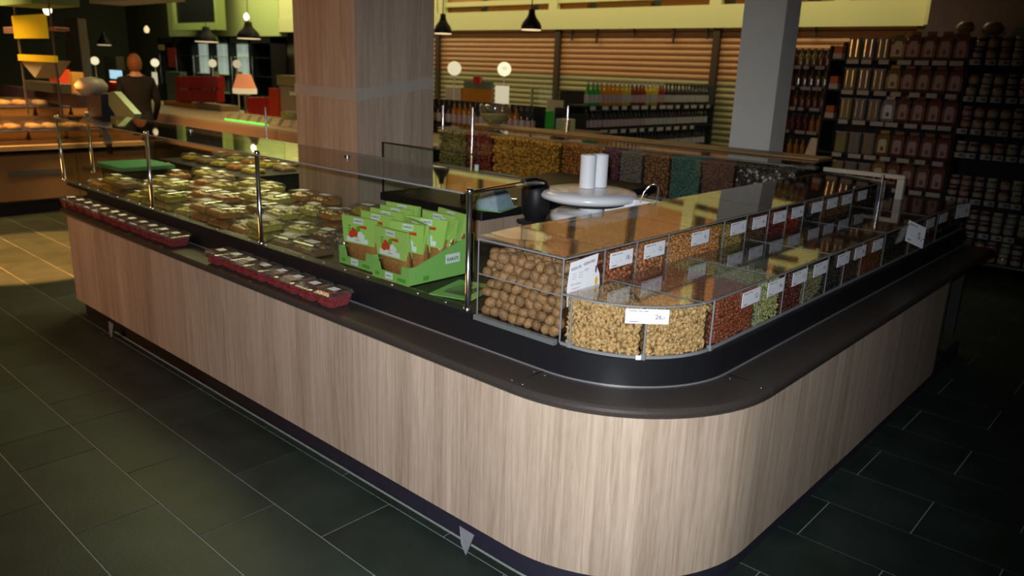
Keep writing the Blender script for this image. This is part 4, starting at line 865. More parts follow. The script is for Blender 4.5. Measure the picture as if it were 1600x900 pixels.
# ---- black bell lamps
for i, (px_, py0, py1, Y, w_, lab) in enumerate([(692, 22, 52, 6.8, 28, 'hanging just past the right edge of the clad pillar'), (830, 15, 46, 6.4, 32, 'hanging before the pale band, farther from the pillar'), (323, 42, 65, 7.5, 36, 'hanging under the dark window board'), (389, 34, 60, 7.5, 36, 'with a bright bulb over it, left of the clad pillar'), (163, 52, 70, 7.0, 20, 'faint and glowing over the far left counters')]):
    p0, p1 = atY(px_, py0, Y), atY(px_, py1, Y); H_ = p0.z - p1.z; r_ = w_/2 / F * -(MR.transposed() @ (p1 - CP)).z; bz = p1.z
    t = thing('pendant_lamp', 'black bell-shaped pendant lamp ' + lab, 'lamp', (p1.x, Y, bz))
    b = MB(); b.lathe([(r_*.98, .0), (r_, .03), (r_*.85, H_*.35), (r_*.45, H_*.62), (r_*.32, H_*.8), (r_*.3, H_), (.0, H_ + .01)], (p1.x, Y, bz), 28, cap=False); part('shade', b, M['black'], t)
    b = MB(); b.lathe([(r_*.95, .002), (r_*.97, .04)], (p1.x, Y, bz - .012), 28); part('glow_ring', b, M['dim_bulb'], t)
    b = MB(); b.lathe([(.006, 0), (.006, 5.4 - bz - H_)], (p1.x, Y, bz + H_), 6); part('cord', b, M['matte_black'], t)
for i, (px_, py_, Y, lab) in enumerate([(385, 26, 7.6, 'above the pendant lamp left of the clad pillar'), (74, 15, 3.4, 'near the yellow hanging sign'), (229, 46, 6.0, 'small and dim in the dark upper left area')]):
    p = atY(px_, py_, Y); b = MB(); b.lathe([(.01, .06), (.035, .03), (.045, -.01), (.03, -.05), (.0, -.06)], (0,0,0), 12, cap=False); single('bare_bulb', b, M['bulb'] if i < 2 else M['dim_bulb'], 'small bright bulb ' + lab, 'bulb', tuple(p))
# ---- hanging window board, signs, dark fittings on the left
t = thing('dark_window_board', 'dark framed window in the green wall, over the pendant lamps', 'window', tuple(atY(306, 38, 9.8)))
a, c = atY(276, 20, 9.8), atY(338, 20, 9.8); zb = atY(306, 36, 9.8).z
b = MB(); b.box((a.x, 9.8, zb), (c.x, 9.95, 4.2)); part('pane', b, M['black'], t)
b = MB(); b.box((a.x - .1, 9.72, zb - .17), (c.x + .1, 9.98, zb)); b.box((a.x - .12, 9.75, zb), (a.x, 9.98, 4.2)); b.box((c.x, 9.75, zb), (c.x + .1, 9.98, 4.2)); part('frame', b, colm('green_frame', (.30,.36,.12)), t)
pbox('yellow_sign', 20, 23, 73, 60, 2.6, .01, [mat('yellow_sign', (.80,.58,.02), .4, noise=.06, scale=9, emit=(1,.7,.02), es=.12)], 'larger yellow hanging sign in the upper left area', 'sign', r=.002)
pbox('yellow_sign', 28, 86, 85, 96, 2.6, .03, [mat('yellow_sign2', (.85,.55,.02), .4, noise=.06, scale=9, emit=(1,.6,.02), es=.2)], 'narrow yellow sign strip below the larger yellow sign', 'sign', r=.002)
p0 = atY(20, 23, 2.6); 
for px_ in (22, 76): p = atY(px_, 40, 2.6); b = MB(); b.box((p.x-.007, 2.615, 1.0), (p.x+.007, 2.63, 2.9)); single('sign_pole', b, colm('dull_pole', (.16,.15,.14)), 'thin grey pole carrying the yellow signs, %s one' % ('aisle-side' if px_ > 50 else 'outer'), 'pole')
t = thing('paper_bouquet', 'white paper bundle hanging below the narrow yellow sign', 'bundle', tuple(atY(55, 122, 2.65)))
a, c, d = atY(32, 95, 2.63), atY(72, 94, 2.63), atY(55, 122, 2.63); b = MB(); b.loft([[tuple(a), tuple(c), tuple(d)], [tuple(a + Vector((.05,.2,0))), tuple(c + Vector((.05,.2,0))), tuple(d + Vector((.05,.2,0)))]]); part('wrap', b, colm('cream_wrap', (.50,.45,.34)), t)
for (x0, y0, x1, y1, Y, c, nm, lab) in [(100, 29, 122, 60, 4.5, (.22,.21,.15), 'grey_hood', 'pale grey extractor hood hanging in the dark left area'), (104, 62, 128, 112, 4.6, (.10,.12,.07), 'grey_column', 'grey-green machine column under the hanging hood'), (162, 88, 181, 102, 5.0, (.12,.13,.08), 'dim_screen', 'dim grey screen behind the standing person'), (259, 112, 281, 124, 5.9, (.10,.17,.15), 'teal_carton', 'teal carton behind the red gift boxes'), (5, 42, 22, 52, 2.62, (.20,.12,.10), 'dull_sign', 'dull reddish plate at the far left edge'), (76, 42, 86, 48, 2.61, (.45,.25,.18), 'pink_tag', 'small pinkish tag beside the larger yellow sign'), (76, 108, 92, 126, 3.2, (.45,.05,.02), 'red_basket', 'red rounded basket under the narrow yellow sign'), (88, 112, 114, 140, 3.3, (.34,.22,.06), 'straw_basket', 'straw-coloured basket next to the red one'), (40, 128, 92, 143, 2.9, (.05,.055,.045), 'dark_scale', 'low dark scale on the left aisle counter'), (0, 140, 120, 158, 3.0, (.05,.03,.045), 'purple_board', 'dark purple board behind the bread trays'), (247, 70, 256, 78, 6.5, (.30,.22,.10), 'amber_plate', 'little amber plate near the red poster'), (262, 75, 275, 105, 7.0, (.22,.02,.02), 'red_poster', 'dark red poster right of the standing person'), (335, 112, 342, 130, 7, (.25,.22,.10), 'beige_panel', 'beige panel behind the red gift boxes'), (368, 112, 378, 128, 7, (.12,.10,.06), 'brown_panel', 'brown panel behind the orange lamp')]:
    zf = {'amber_plate':9.93,'red_poster':9.93,'beige_panel':9.93,'brown_panel':9.93}.get(nm); pbox(nm, x0, y0, x1, y1, zf or Y, .02 if zf else .12, colm('c_' + nm, c), lab, nm.split('_')[-1], zb={'dim_screen':.886,'teal_carton':.886,'grey_hood':.0,'grey_column':.0,'red_basket':.955,'straw_basket':.955}.get(nm))
b = MB(); a, c = atY(140, 5, 4), atY(235, 5, 4); b.box((a.x, 4, a.z), (c.x, 4.4, a.z + .06)); single('ceiling_duct', b, colm('duct', (.45,.42,.25)), 'pale duct running under the dark ceiling at the upper left', 'duct')
b = MB(); a, c = atY(0, 9, 2.5), atY(50, 9, 2.5); b.box((a.x, 2.5, a.z), (c.x, 2.9, a.z + .12)); single('ceiling_duct', b, colm('duct_green', (.22,.40,.20)), 'green duct at the uppermost left corner of the hall', 'duct')
# laptop-like screen and red heater glow by the person
t = thing('till_screen', 'small bright blue till screen beside the standing person', 'screen', tuple(atY(180, 125, 4.9)))
a, c = atY(169, 109, 4.9), atY(190, 124, 4.9); b = MB(); b.box((a.x, 4.92, .887), (c.x, 4.96, a.z + .01)); part('casing', b, M['matte_black'], t)
b = MB(); b.box((a.x + .01, 4.912, c.z), (c.x - .01, 4.92, a.z)); part('display', b, mat('blue_display', (.4,.6,.8), .3, emit=(.45,.75,.9), es=.9, noise=.3, scale=8), t)
pbox('red_lamp_box', 170, 127, 188, 148, 4.8, .1, colm('red_card', (.50,.02,.015)), 'red box with a glowing rim under the till screen', 'box', zb=.887)
a, c = atY(172, 127, 4.79), atY(186, 129, 4.79); b = MB(); b.box((a.x, 4.785, c.z), (c.x, 4.80, a.z)); single('glow_bar', b, mat('orange_glow', (1,.3,.1), .4, emit=(1,.25,.08), es=3), 'short glowing orange bar on the red box', 'light')
# ---- weighing console at the end of the fruit arm
t = thing('weighing_console', 'tilted grey-green weighing console on a stand over the fruit arm', 'scale', tuple(atY(165, 240, 2.6)))
p = [atY(x, y, 2.5) for x, y in ((158, 146), (178, 143), (210, 178), (205, 198), (188, 192))]; b = MB(); b.loft([[tuple(q) for q in p], [tuple(q + Vector((.01, .05, 0))) for q in p]]); part('panel', b, colm('pale_green', (.26,.34,.22), .4), t)
p = [atY(x, y, 2.45) for x, y in ((134, 147), (158, 147), (160, 197), (139, 190))]; b = MB(); b.loft([[tuple(q) for q in p], [tuple(q + Vector((.02, .1, 0))) for q in p]]); part('display_back', b, colm('navy_black', (.012,.016,.035), .3), t)
c = atY(143, 136, 2.5); b = MB(); Mx = Matrix.Translation(c) @ Matrix.Diagonal((.15, .12, .085, 1)); b.lathe([(.0,-1),(.6,-.8),(.95,-.3),(1,.2),(.7,.75),(.0,1)], n=20, cap=False, M=Mx); part('hood', b, colm('pinkish_white', (.42,.38,.32), .4), t)
a = atY(150, 150, 2.55); e = atY(170, 224, 2.65); f = atZ(172, 252, .79); b = MB(); b.tube([a, atY(156, 190, 2.6), e], [.03, .025, .04], 8); part('arm', b, colm('blue_grey', (.16,.18,.22), .4), t)
b = MB(); b.tube([e, (e.x, e.y, .79)], .025, 8); part('column', b, M['black'], t)
b = MB(); a0 = atZ(162, 262, .87); b.bev((a0.x, a0.y - .02, .775), (a0.x + .34, a0.y + .3, .88), .01); single('weighing_machine', b, [M['black']], 'black scale body under the tilted console', 'scale')
b = MB(); b.bev((a0.x - .02, a0.y - .04, .885), (a0.x + .38, a0.y + .32, .91), .006); single('scale_pan', b, [colm('green_pan', (.05,.22,.11), .3)], 'green scale pan lying on the black scale body', 'scale pan')
p = atZ(262, 250, .9); b = MB(); b.lathe([(.014, 0), (.02, .02), (.014, .05), (.0, .055)], n=10); single('red_knob', b, colm('red_card', (.5,.02,.015)), 'small red knob standing among the fruit packs', 'light', (p.x, p.y, .83))  # plain red knob, gives no light
# ---- person behind, seen from the back
def person():
    t = thing('person', 'person with reddish hair in a dark top, standing with back turned behind the counters', 'person', (0,0,0))
    sk = {'pelvis': ((0,0,.90), .135), 'waist': ((0,0,1.02), .125), 'chest': ((0,.0,1.18), .145), 'upch': ((0,.0,1.31), .12), 'neck': ((0,.005,1.39), .052), 'skull': ((0,-.01,1.47), .055),
          'shL': ((.17,0,1.32), .062), 'elL': ((.225,.02,1.06), .045), 'wrL': ((.20,-.14,.86), .028), 'paL': ((.19,-.21,.83), .03),
          'shR': ((-.17,0,1.32), .062), 'elR': ((-.225,.02,1.06), .045), 'wrR': ((-.20,-.14,.86), .028), 'paR': ((-.19,-.21,.83), .03),
          'hiL': ((.085,0,.84), .095), 'knL': ((.10,-.01,.46), .062), 'anL': ((.10,.02,.09), .042), 'toL': ((.11,-.15,.035), .035),
          'hiR': ((-.085,0,.84), .095), 'knR': ((-.10,-.01,.46), .062), 'anR': ((-.10,.02,.09), .042), 'toR': ((-.11,-.15,.035), .035)}
    names_ = list(sk); E_ = [('pelvis','waist'),('waist','chest'),('chest','upch'),('upch','neck'),('neck','skull')]
    for s in 'LR': E_ += [('upch','sh'+s),('sh'+s,'el'+s),('el'+s,'wr'+s),('wr'+s,'pa'+s),('pelvis','hi'+s),('hi'+s,'kn'+s),('kn'+s,'an'+s),('an'+s,'to'+s)]
    for s, q in (('L', 1), ('R', -1)):       # four fingers and a thumb, each a bent chain rooted in the palm
        px0 = sk['pa'+s][0]
        for k in range(4):
            L_ = (.068, .078, .072, .056)[k]; x = px0[0] + q*(-.024 + k*.016)
            sk['f%d%s' % (k, s)] = ((x, px0[1]-.035, px0[2]-.004), .0105); sk['g%d%s' % (k, s)] = ((x, px0[1]-.035-L_*.5, px0[2]-.016), .0095); sk['h%d%s' % (k, s)] = ((x, px0[1]-.035-L_*.8, px0[2]-.045), .0085)
            E_ += [('pa'+s, 'f%d%s' % (k, s)), ('f%d%s' % (k, s), 'g%d%s' % (k, s)), ('g%d%s' % (k, s), 'h%d%s' % (k, s))]
        sk['t0'+s] = ((px0[0]-q*.036, px0[1]-.005, px0[2]-.012), .011); sk['t1'+s] = ((px0[0]-q*.052, px0[1]-.04, px0[2]-.026), .0095); E_ += [('pa'+s,'t0'+s), ('t0'+s,'t1'+s)]
    names_ = list(sk); me = bpy.data.meshes.new('body'); me.from_pydata([sk[n][0] for n in names_], [(names_.index(a), names_.index(c)) for a, c in E_], [])
    o = bpy.data.objects.new('tmp', me); COL.objects.link(o); md = o.modifiers.new('s', 'SKIN'); sv = me.skin_vertices[0].data
    for i, n in enumerate(names_):
        r_ = sk[n][1]; sv[i].radius = (r_*1.0, r_); sv[i].use_root = (n == 'pelvis')
        if n in ('chest', 'upch', 'waist', 'pelvis'): sv[i].radius = (r_*1.25, r_*.8)
    md.use_smooth_shade = True; ss = o.modifiers.new('d', 'SUBSURF'); ss.levels = 2; ss.render_levels = 2
    bm_ = bpy.data.meshes.new_from_object(o.evaluated_get(bpy.context.evaluated_depsgraph_get())); bpy.data.objects.remove(o)
    bm_.materials.clear()
    for m in (mat('black_jumper', (.005,.004,.005), .85, noise=.2, scale=30), colm('skin', (.55,.30,.20), .5), colm('dark_trousers', (.015,.016,.02), .8), M['matte_black']): bm_.materials.append(m)
    for pl_ in bm_.polygons:
        c = pl_.center; pl_.use_smooth = True
        pl_.material_index = 3 if c.z < .09 else 1 if (c.z > 1.385 or (abs(c.x) > .12 and c.y < -.15 and c.z > .6)) else 2 if (c.z < .93 and abs(c.x) < .17) else 0
    bm_.name = 'body'; link('body', bm_, t)
    b = MB(); n, m_ = 20, 14; V = []; Fs = []
    for i in range(m_ + 1):
        a_ = PI*i/m_
        for k in range(n):
            ph = 2*PI*k/n; x = .074*math.sin(a_)*math.cos(ph); y = .095*math.sin(a_)*math.sin(ph); z = .115*math.cos(a_)
            if z < 0: x *= 1 - .25*(-z/.115); 
            fr = max(0, -math.sin(ph))       # the face looks along -y of the figure
            if fr > .9 and abs(z + .005) < .03: y -= .018*(fr - .8)*5        # nose
            if fr > .7 and .01 < z < .035: y += .006                          # eye sockets
            if fr > .85 and -.06 < z < -.04: y -= .006                        # lips
            V.append((x, y, z))
    for i in range(m_):
        for k in range(n): Fs.append((i*n+k, (i+1)*n+k, (i+1)*n+(k+1)%n, i*n+(k+1)%n))
    b.add([(x, y - .015, z + 1.515) for x, y, z in V], Fs, True); hd = part('head', b, colm('skin', (.55,.30,.20)), t, True)
    b = MB()
    for s in (-1, 1): b.lathe([(.0, -.012), (.017, -.01), (.02, 0), (.012, .008), (0, .008)], n=10, cap=False, M=Matrix.Translation((s*.074, -.01, 1.515)) @ Matrix.Rotation(s*PI/2, 4, 'Y') @ Matrix.Diagonal((1.5, .8, .7, 1)))
    part('ears', b, colm('skin', (.55,.30,.20)), hd, True)
    b = MB()
    for s in (-1, 1): b.lathe([(0,-.008),(.008,0),(0,.008)], n=8, cap=False, M=Matrix.Translation((s*.03, -.098, 1.535)))
    part('eyes', b, M['ink'], hd, True)
    b = MB(); n = 20; rings = []
    for i in range(9):
        a_ = PI*.72*i/8; rings.append([(.084*math.sin(a_ + .001)*math.cos(2*PI*k/n), (.104*math.sin(a_ + .001)*math.sin(2*PI*k/n)) + (.035*max(0, -math.sin(2*PI*k/n))*max(0, (i-3)/5)*1.9) - .008, 1.525 + .122*math.cos(a_)) for k in range(n)])
    b.loft(rings[::-1], True); part('hair', b, mat('auburn_hair', (.30,.10,.035), .6, noise=.45, scale=60, bump=.4), hd, True)
    return t
pr = person(); p = atY(212, 120, 4.15); pr.location = (p.x, 4.15, 0); pr.rotation_euler = (0, 0, math.radians(-105)); pr.scale = (1, 1, 1)
# ---- cold cabinets against the back wall
for i in range(6):
    x0 = -22.4 + i*.98; t = thing('tall_fridge', 'black glass-fronted fridge, ' + ('first', 'second', 'third', 'fourth', 'fifth', 'sixth')[i] + ' of the row along the back wall', 'fridge', (x0 + .47, 10.0, 0), 'fridges along the back wall')
    b = MB(); b.box((x0, 9.95, 0), (x0 + .05, 10.36, 2.14)); b.box((x0 + .9, 9.95, 0), (x0 + .95, 10.36, 2.14)); b.box((x0, 9.95, 2.02), (x0 + .95, 10.36, 2.14)); b.box((x0, 9.95, 0), (x0 + .95, 10.36, .5)); b.box((x0, 10.33, 0), (x0 + .95, 10.36, 2.1)); part('frame', b, M['black'], t)
    b = MB(); b.box((x0 + .05, 9.97, .5), (x0 + .9, 9.98, 2.02)); part('glass_door', b, M['glass'], t)
    b = MB(); b.tube([(x0 + .12, 9.92, .9), (x0 + .12, 9.92, 1.7)], .014, 8); part('handle', b, M['chrome'], t)
    lit = i in (2, 3, 4)
    for sz in (.8, 1.25, 1.68): b = MB(); b.box((x0 + .06, 10.02, sz), (x0 + .89, 10.3, sz + .02)); part('shelf', b, M['steel'] if lit else M['matte_black'], t)
    if lit:
        for q_ in range(2):
            b = MB(); b.bev((x0 + .12 + q_*.38, 10.08, 1.27), (x0 + .40 + q_*.38, 10.25, 2.0), .01); part('lit_poster', b, mat('fridge_light_%d%d' % (i, q_), (.35,.42,.42), .5, noise=.4, scale=6, emit=(.55,.6,.52), es=.55), t)
            b = MB(); b.bev((x0 + .14 + q_*.38, 10.08, .82), (x0 + .38 + q_*.38, 10.25, 1.2), .01); part('grey_box', b, colm('fridge_grey', (.15,.15,.13)), t)
# ---- bottles
def bottle_mesh(name, body, label, cap_, h=.25, r=.034, neck=.35):
    b = MB(); b.lathe([(r*.9, 0), (r, .008), (r, h*(1-neck)*.92), (r*.75, h*(1-neck)*1.06), (r*.4, h*(1-neck)*1.2), (r*.36, h*.93)], n=12)
    b.mat(1); b.lathe([(r*1.02, h*.12), (r*1.02, h*.46)], n=12, cap=False); b.mat(2); b.lathe([(r*.42, h*.9), (r*.42, h)], n=10)
    return b.mesh(name, [body, label, cap_])
def gl(n, c): return colm('bottle_' + n, c, .12, spec=.8)
LB = colm('pale_label', (.38,.34,.31)); LP = colm('pink_label', (.38,.25,.23)); CD = colm('dark_cap', (.03,.03,.03)); CS = colm('silver_cap', (.5,.5,.46), .25); CG = colm('green_cap', (.04,.35,.05)); CR = colm('amber_cap', (.55,.22,.02))
kinds_top = [('green', (.03,.30,.04), LB, CS), ('orange', (.55,.20,.01), LP, CS), ('yellow', (.48,.36,.03), LB, CS), ('dark red', (.20,.03,.02), LP, CS), ('dark', (.03,.03,.03), LB, CD)]
BM = {}
def bm(kind, lab, cp_, h=.25, r=.034, neck=.35):
    k = (kind[0], lab.name, cp_.name, h, r)
    if k not in BM: BM[k] = bottle_mesh('bottle', gl(kind[0], kind[1]), lab, cp_, h, r, neck)
    return BM[k]
# drinks rack, running away from us
RX = -5.5
t = thing('drinks_rack', 'dark three-tier drinks rack with price tags standing before the shutters', 'rack', (RX - .2, 9.0, 0))
b = MB(); b.box((RX - .42, 7.35, .0), (RX - .40, 10.35, 1.4)); b.box((RX - .4, 7.35, 0), (RX, 10.35, .4)); part('back_panel', b, M['matte_black'], t)
for z in (1.245, .965, .68): b = MB(); b.box((RX - .4, 7.35, z - .02), (RX, 10.35, z)); part('shelf', b, M['matte_black'], t)
b = MB(); b.box((RX - .4, 10.35, 0), (RX, 10.38, 1.5)); part('end_panel', b, M['matte_black'], t)
b = MB(); b.box((RX - .42, 7.32, 0), (RX + .0, 7.35, 1.15)); part('end_panel', b, M['matte_black'], t)
for z, n in ((1.245, 14), (.965, 12), (.68, 12)):
    for k in range(n): b = MB(); y_ = 7.42 + k*.21 + R.uniform(-.02, .02); b.box((RX + .002, y_, z - .05), (RX + .006, y_ + R.choice([.10, .12, .15]), z - .005)); part('price_tag', b, colm('tag_paper', (.45,.43,.38)), t)
seq = ['green']*3 + ['orange']*5 + ['yellow']*2 + ['dark red']*4 + ['yellow']*3 + ['dark red']*2 + ['dark']*14
kd = {k[0]: k for k in kinds_top}
for zi, z in enumerate((1.245, .965, .68)):
    y_ = 7.42
    for k in range(32):
        kk = kd[seq[min(k, len(seq)-1)]] if zi == 0 else (kd['dark'] if k > 12 else ('dark', (.05,.025,.03), LP, CD))
        lab_ = kk[2]; o = link('drink_bottle', bm(kk, LP if (zi and k < 14) else lab_, CS if zi == 0 and k < 19 else CD, .27 if zi == 0 else .24, .037), None, (RX - .06 + R.uniform(-.01,.01), y_, z)); y_ += .0905
        tag(o, '%s bottle on the %s tier of the drinks rack' % ((kk[0] if zi == 0 else ('pink-labelled dark' if k < 14 else 'plain dark')), ('top', 'middle', 'lowest')[zi]), 'bottle', 'drinks rack bottles %d %s' % (zi, kk[0] if zi == 0 else str(k < 14)))
t = thing('clear_screen', 'clear upright panel with a pale edge at the near end of the drinks rack', 'screen', (RX - .35, 7.05, .75))
b = MB(); b.box((RX - .6, 7.06, .9), (RX - .05, 7.07, 1.42)); part('pane', b, M['glass'], t)
b = MB(); b.box((RX - .62, 7.05, .9), (RX - .6, 7.08, 1.42)); b.box((RX - .36, 7.05, 1.0), (RX - .12, 7.06, 1.3)); part('pale_edge', b, colm('pale_edge', (.40,.38,.22)), t)
# side counter with green box, bottles behind the pillar
t = thing('wooden_counter', 'low wooden counter with a dark top before the shutters', 'counter', (-6.0, 6.9, 0))
b = MB(); b.box((-7.4, 6.55, 0), (-5.05, 7.1, .92)); part('body', b, colm('orange_board', (.34,.14,.03)), t)
b = MB(); b.box((-7.45, 6.5, .92), (-5.0, 7.12, .99)); part('top', b, M['dark_board'], t)
pbox('green_carton', 820, 172, 852, 191, 6.6, .15, colm('bright_green', (.03,.45,.04), .4), 'bright green carton with a pale label on the low wooden counter', 'carton', zb=.992)
pbox('pale_label_patch', 832, 178, 840, 184, 6.59, .01, colm('pale_lime', (.5,.6,.2)), 'pale square label on the bright green carton', 'label')
pbox('flat_carton', 776, 176, 818, 190, 6.7, .2, colm('cream_paper', (.62,.56,.40)), 'flat cream carton under the carded round sign', 'carton', zb=.992)
pbox('lemon_bag', 868, 186, 886, 194, 6.7, .15, colm('lemon', (.55,.55,.25)), 'pale lemon bag at the end of the low wooden counter', 'bag', zb=.992)
pbox('black_bag', 866, 168, 880, 186, 6.9, .1, M['matte_black'], 'black bag hanging by the mullion over the low counter', 'bag', zb=.992)
pbox('orange_poster', 720, 138, 768, 164, 7.0, .04, colm('orange_poster', (.50,.20,.02)), 'orange poster board behind the first round sign', 'poster', zb=.992)
pbox('teal_band', 724, 127, 768, 138.5, 7.0, .04, colm('teal_band', (.13,.18,.12)), 'dark teal board above the orange poster', 'board')
pbox('red_flower', 739, 119, 751, 131, 6.97, .03, colm('red_card', (.50,.02,.015)), 'red flower shape over the orange poster', 'flower')
pbox('cream_board', 695, 136, 722, 160, 7.0, .06, colm('cream_paper', (.62,.56,.40)), 'cream board next to the orange poster', 'board', zb=.992)
t = thing('bottle_shelf', 'dark two-tier bottle shelf just past the clad pillar', 'shelf', (-6.2, 6.2, 0))
b = MB(); b.box((-7.3, 6.12, 0), (-5.35, 6.42, .98)); b.box((-7.3, 6.4, .98), (-5.35, 6.42, 1.25)); part('body', b, M['matte_black'], t)
for k in range(22):
    kk = [('amber', (.35,.14,.02), LB, CD), ('dark', (.03,.03,.03), LB, CD)][(k//4) % 2]
    o = link('shelf_bottle', bm(kk, LB if k % 3 else LP, CD, .27, .034), None, (-7.22 + k*.086, 6.22, .981)); tag(o, '%s wine-shaped bottle on the shelf just past the clad pillar' % kk[0], 'bottle', 'bottles past the pillar ' + kk[0])
for k in range(22):
    kk = [('dark', (.03,.03,.03), LB, CD)][0]; o = link('shelf_bottle', bm(kk, colm('amber_label', (.45,.28,.05)), CD, .26, .034), None, (-7.25 + k*.086, 6.32, .982)); tag(o, 'amber-labelled dark bottle in the rear row just past the clad pillar', 'bottle', 'rear bottles past the pillar')
# ---- bottle bay behind the grey column
t = thing('bottle_bay', 'five-tier bay of sauce bottles right of the grey column', 'shelf', (-3.35, 8.75, 0))
b = MB(); b.box((-4.1, 9.0, 0), (-2.86, 9.03, 1.95)); b.box((-2.9, 8.6, 0), (-2.87, 9.0, 2.0)); part('frame', b, M['matte_black'], t)
lv = (1.765, 1.545, 1.325, 1.075, .80)
for z in lv + (.58,):
    b = MB(); b.box((-4.1, 8.6, z - .015), (-2.9, 9.0, z)); part('shelf', b, M['matte_black'], t)
    for k in range(9): b = MB(); x = -4.06 + k*.13; b.box((x, 8.593, z - .03), (x + R.choice([.06,.1,.11]), 8.598, z + .005)); part('price_tag', b, colm('tag_dim', (.30,.28,.30)), t)
bayk = [[('mustard', (.20,.14,.02)), ('rust', (.15,.045,.01))], [('brown', (.15,.06,.02)), ('mustard', (.20,.14,.02))], [('rust', (.15,.045,.01)), ('brown', (.15,.06,.02))], [('maroon', (.10,.018,.013)), ('amber', (.20,.09,.015))], [('amber', (.20,.09,.015)), ('maroon', (.10,.018,.013))]]
for zi, z in enumerate(lv):
    for k in range(16):
        kk = bayk[zi][(k//3) % 2]; o = link('sauce_bottle', bm(kk, gl(kk[0], kk[1]), CD, .19, .028, .4), None, (-4.04 + k*.073, 8.66, z)); tag(o, '%s bottle on the %s tier of the bay right of the grey column' % (kk[0], ('top', 'second', 'third', 'fourth', 'fifth')[zi]), 'bottle', 'bay bottles %d %s' % (zi, kk[0]))
# ---- bagged goods shelf and jar shelf
GY = 7.9
t = thing('goods_shelf', 'tall dark shelf unit of bagged goods and jars under the grey panel', 'shelf', (-1.9, GY + .2, 0))
b = MB(); b.box((-3.02, GY + .36, 0), (-.6, GY + .4, 2.0)); b.box((-3.02, GY + .02, 0), (-3.0, GY + .38, 1.95)); b.box((-1.80, GY + .02, .1), (-1.785, GY + .38, 2.0)); part('frame', b, M['matte_black'], t)
bagz = (1.83, 1.545, 1.265, .945, .66); jarz = (1.845, 1.535, 1.255, 1.045, .645, .35, .085)
for z in bagz:
    b = MB(); b.box((-3.0, GY, z - .02), (-1.80, GY + .36, z)); part('shelf', b, M['matte_black'], t)
    for k in range(7): b = MB(); x = -2.84 + k*.152 + R.uniform(-.01,.01); b.box((x, GY - .008, z - .045), (x + R.choice([.09,.11,.12]), GY - .003, z - .005)); part('price_tag', b, colm('tag_paper', (.45,.43,.38)), t)
for z in jarz:
    b = MB(); b.box((-1.78, GY, z - .02), (-.6, GY + .36, z)); part('shelf', b, M['matte_black'], t)
    if z < .1: b = MB(); b.box((-1.45, GY - .012, z - .012), (-.6, GY - .004, z)); part('chrome_strip', b, M['chrome'], t); continue
    for k in range(6):
        x = -1.77 + k*.105 + R.uniform(-.01,.01); b = MB(); b.box((x, GY - .01, z - .05), (x + .08, GY - .004, z - .005)); pt = part('price_tag', b, colm('tag_paper', (.45,.43,.38)), t)
        b = MB(); b.box((x + .036, GY - .0115, z - .04), (x + .072, GY - .0102, z - .014)); part('display', b, M['ink'], pt)
def bag_mesh(c, lc, h, w_):
    b = MB(); q = [(w_*.46, .02, 0), (w_*.5, .035, h*.1), (w_*.5, .035, h*.55), (w_*.46, .02, h*.8), (w_*.3, .008, h*.88), (w_*.36, .006, h)]
    b.loft([[(-a,-d,z),(a,-d,z),(a,d,z),(-a,d,z)] for a, d, z in q]); b.mat(1)
    b.add([(-w_*.30,-.0365,h*.12),(w_*.30,-.0365,h*.12),(w_*.30,-.0365,h*.58),(w_*.2,-.0355,h*.66),(-w_*.2,-.0355,h*.66),(-w_*.30,-.0365,h*.58)], [(0,1,2,3,4,5)])
    b.mat(2); b.add([(-w_*.14,-.038,h*.2),(w_*.12,-.038,h*.18),(w_*.16,-.038,h*.34),(-w_*.1,-.038,h*.38)], [(0,1,2,3)])
    return b.mesh('goods_bag', [colm('film_%s' % str(c), c, .2, spec=.8), lc, colm('brown_print', (.20,.06,.05))])
for zi, z in enumerate(bagz[:5]):
    for k in range(8):
        x = -2.80 + k*.132
        if k < 3:
            if k == 0: o = link('box_with_orange_top', pbx, None, (x - .01, GY + .06, z)) if zi and False else None
            col = [(.30,.28,.12), (.22,.24,.22), (.28,.25,.20)][k]
            key = ('tube', k); 
            if key not in BM:
                b = MB(); b.bev((-.055,-.04,0), (.055,.04,.20), .012); b.mat(1); b.box((-.058,-.0415,.185), (.058,.0415,.20)); b.mat(2); b.box((-.03,-.042,.02), (-.026,-.0405,.18)); b.box((.024,-.042,.02), (.028,-.0405,.18)); BM[key] = b.mesh('goods_jar', [colm('herb_%d' % k, tuple(x*.75 for x in col), .45, spec=.3), colm('dull_lid', (.20,.20,.18)), M['chrome']])
            o = link('herb_jar', BM[key], None, (x, GY + .08, z)); tag(o, '%s square jar on the %s tier of the bagged goods shelf' % (('olive', 'grey-green', 'beige')[k], ('top', 'second', 'third', 'fourth', 'fifth')[zi]), 'jar', 'square jars %d %d' % (zi, k))
        else:
            ci = [0, 1, 1, 1, 2][k - 3] if zi != 2 else [3, 1, 1, 2, 2][k - 3]
            c = [(.20,.15,.05), (.15,.07,.045), (.16,.045,.045), (.28,.29,.31)][ci]; key = ('bag', ci, zi % 2)
            if key not in BM: BM[key] = bag_mesh(c, [colm('cream_paper', (.62,.56,.40)), colm('pink_paper', (.42,.30,.28)), colm('pink_paper', (.42,.30,.28)), M['paper']][ci], .235 if zi else .25, .12)
            o = link('goods_bag', BM[key], None, (x, GY + .08, z)); tag(o, '%s bag with a printed label on the %s tier of the bagged goods shelf' % (('yellowish', 'brown', 'reddish', 'white')[ci], ('top', 'second', 'third', 'fourth', 'fifth')[zi]), 'bag', 'bags %d %d' % (zi, ci))
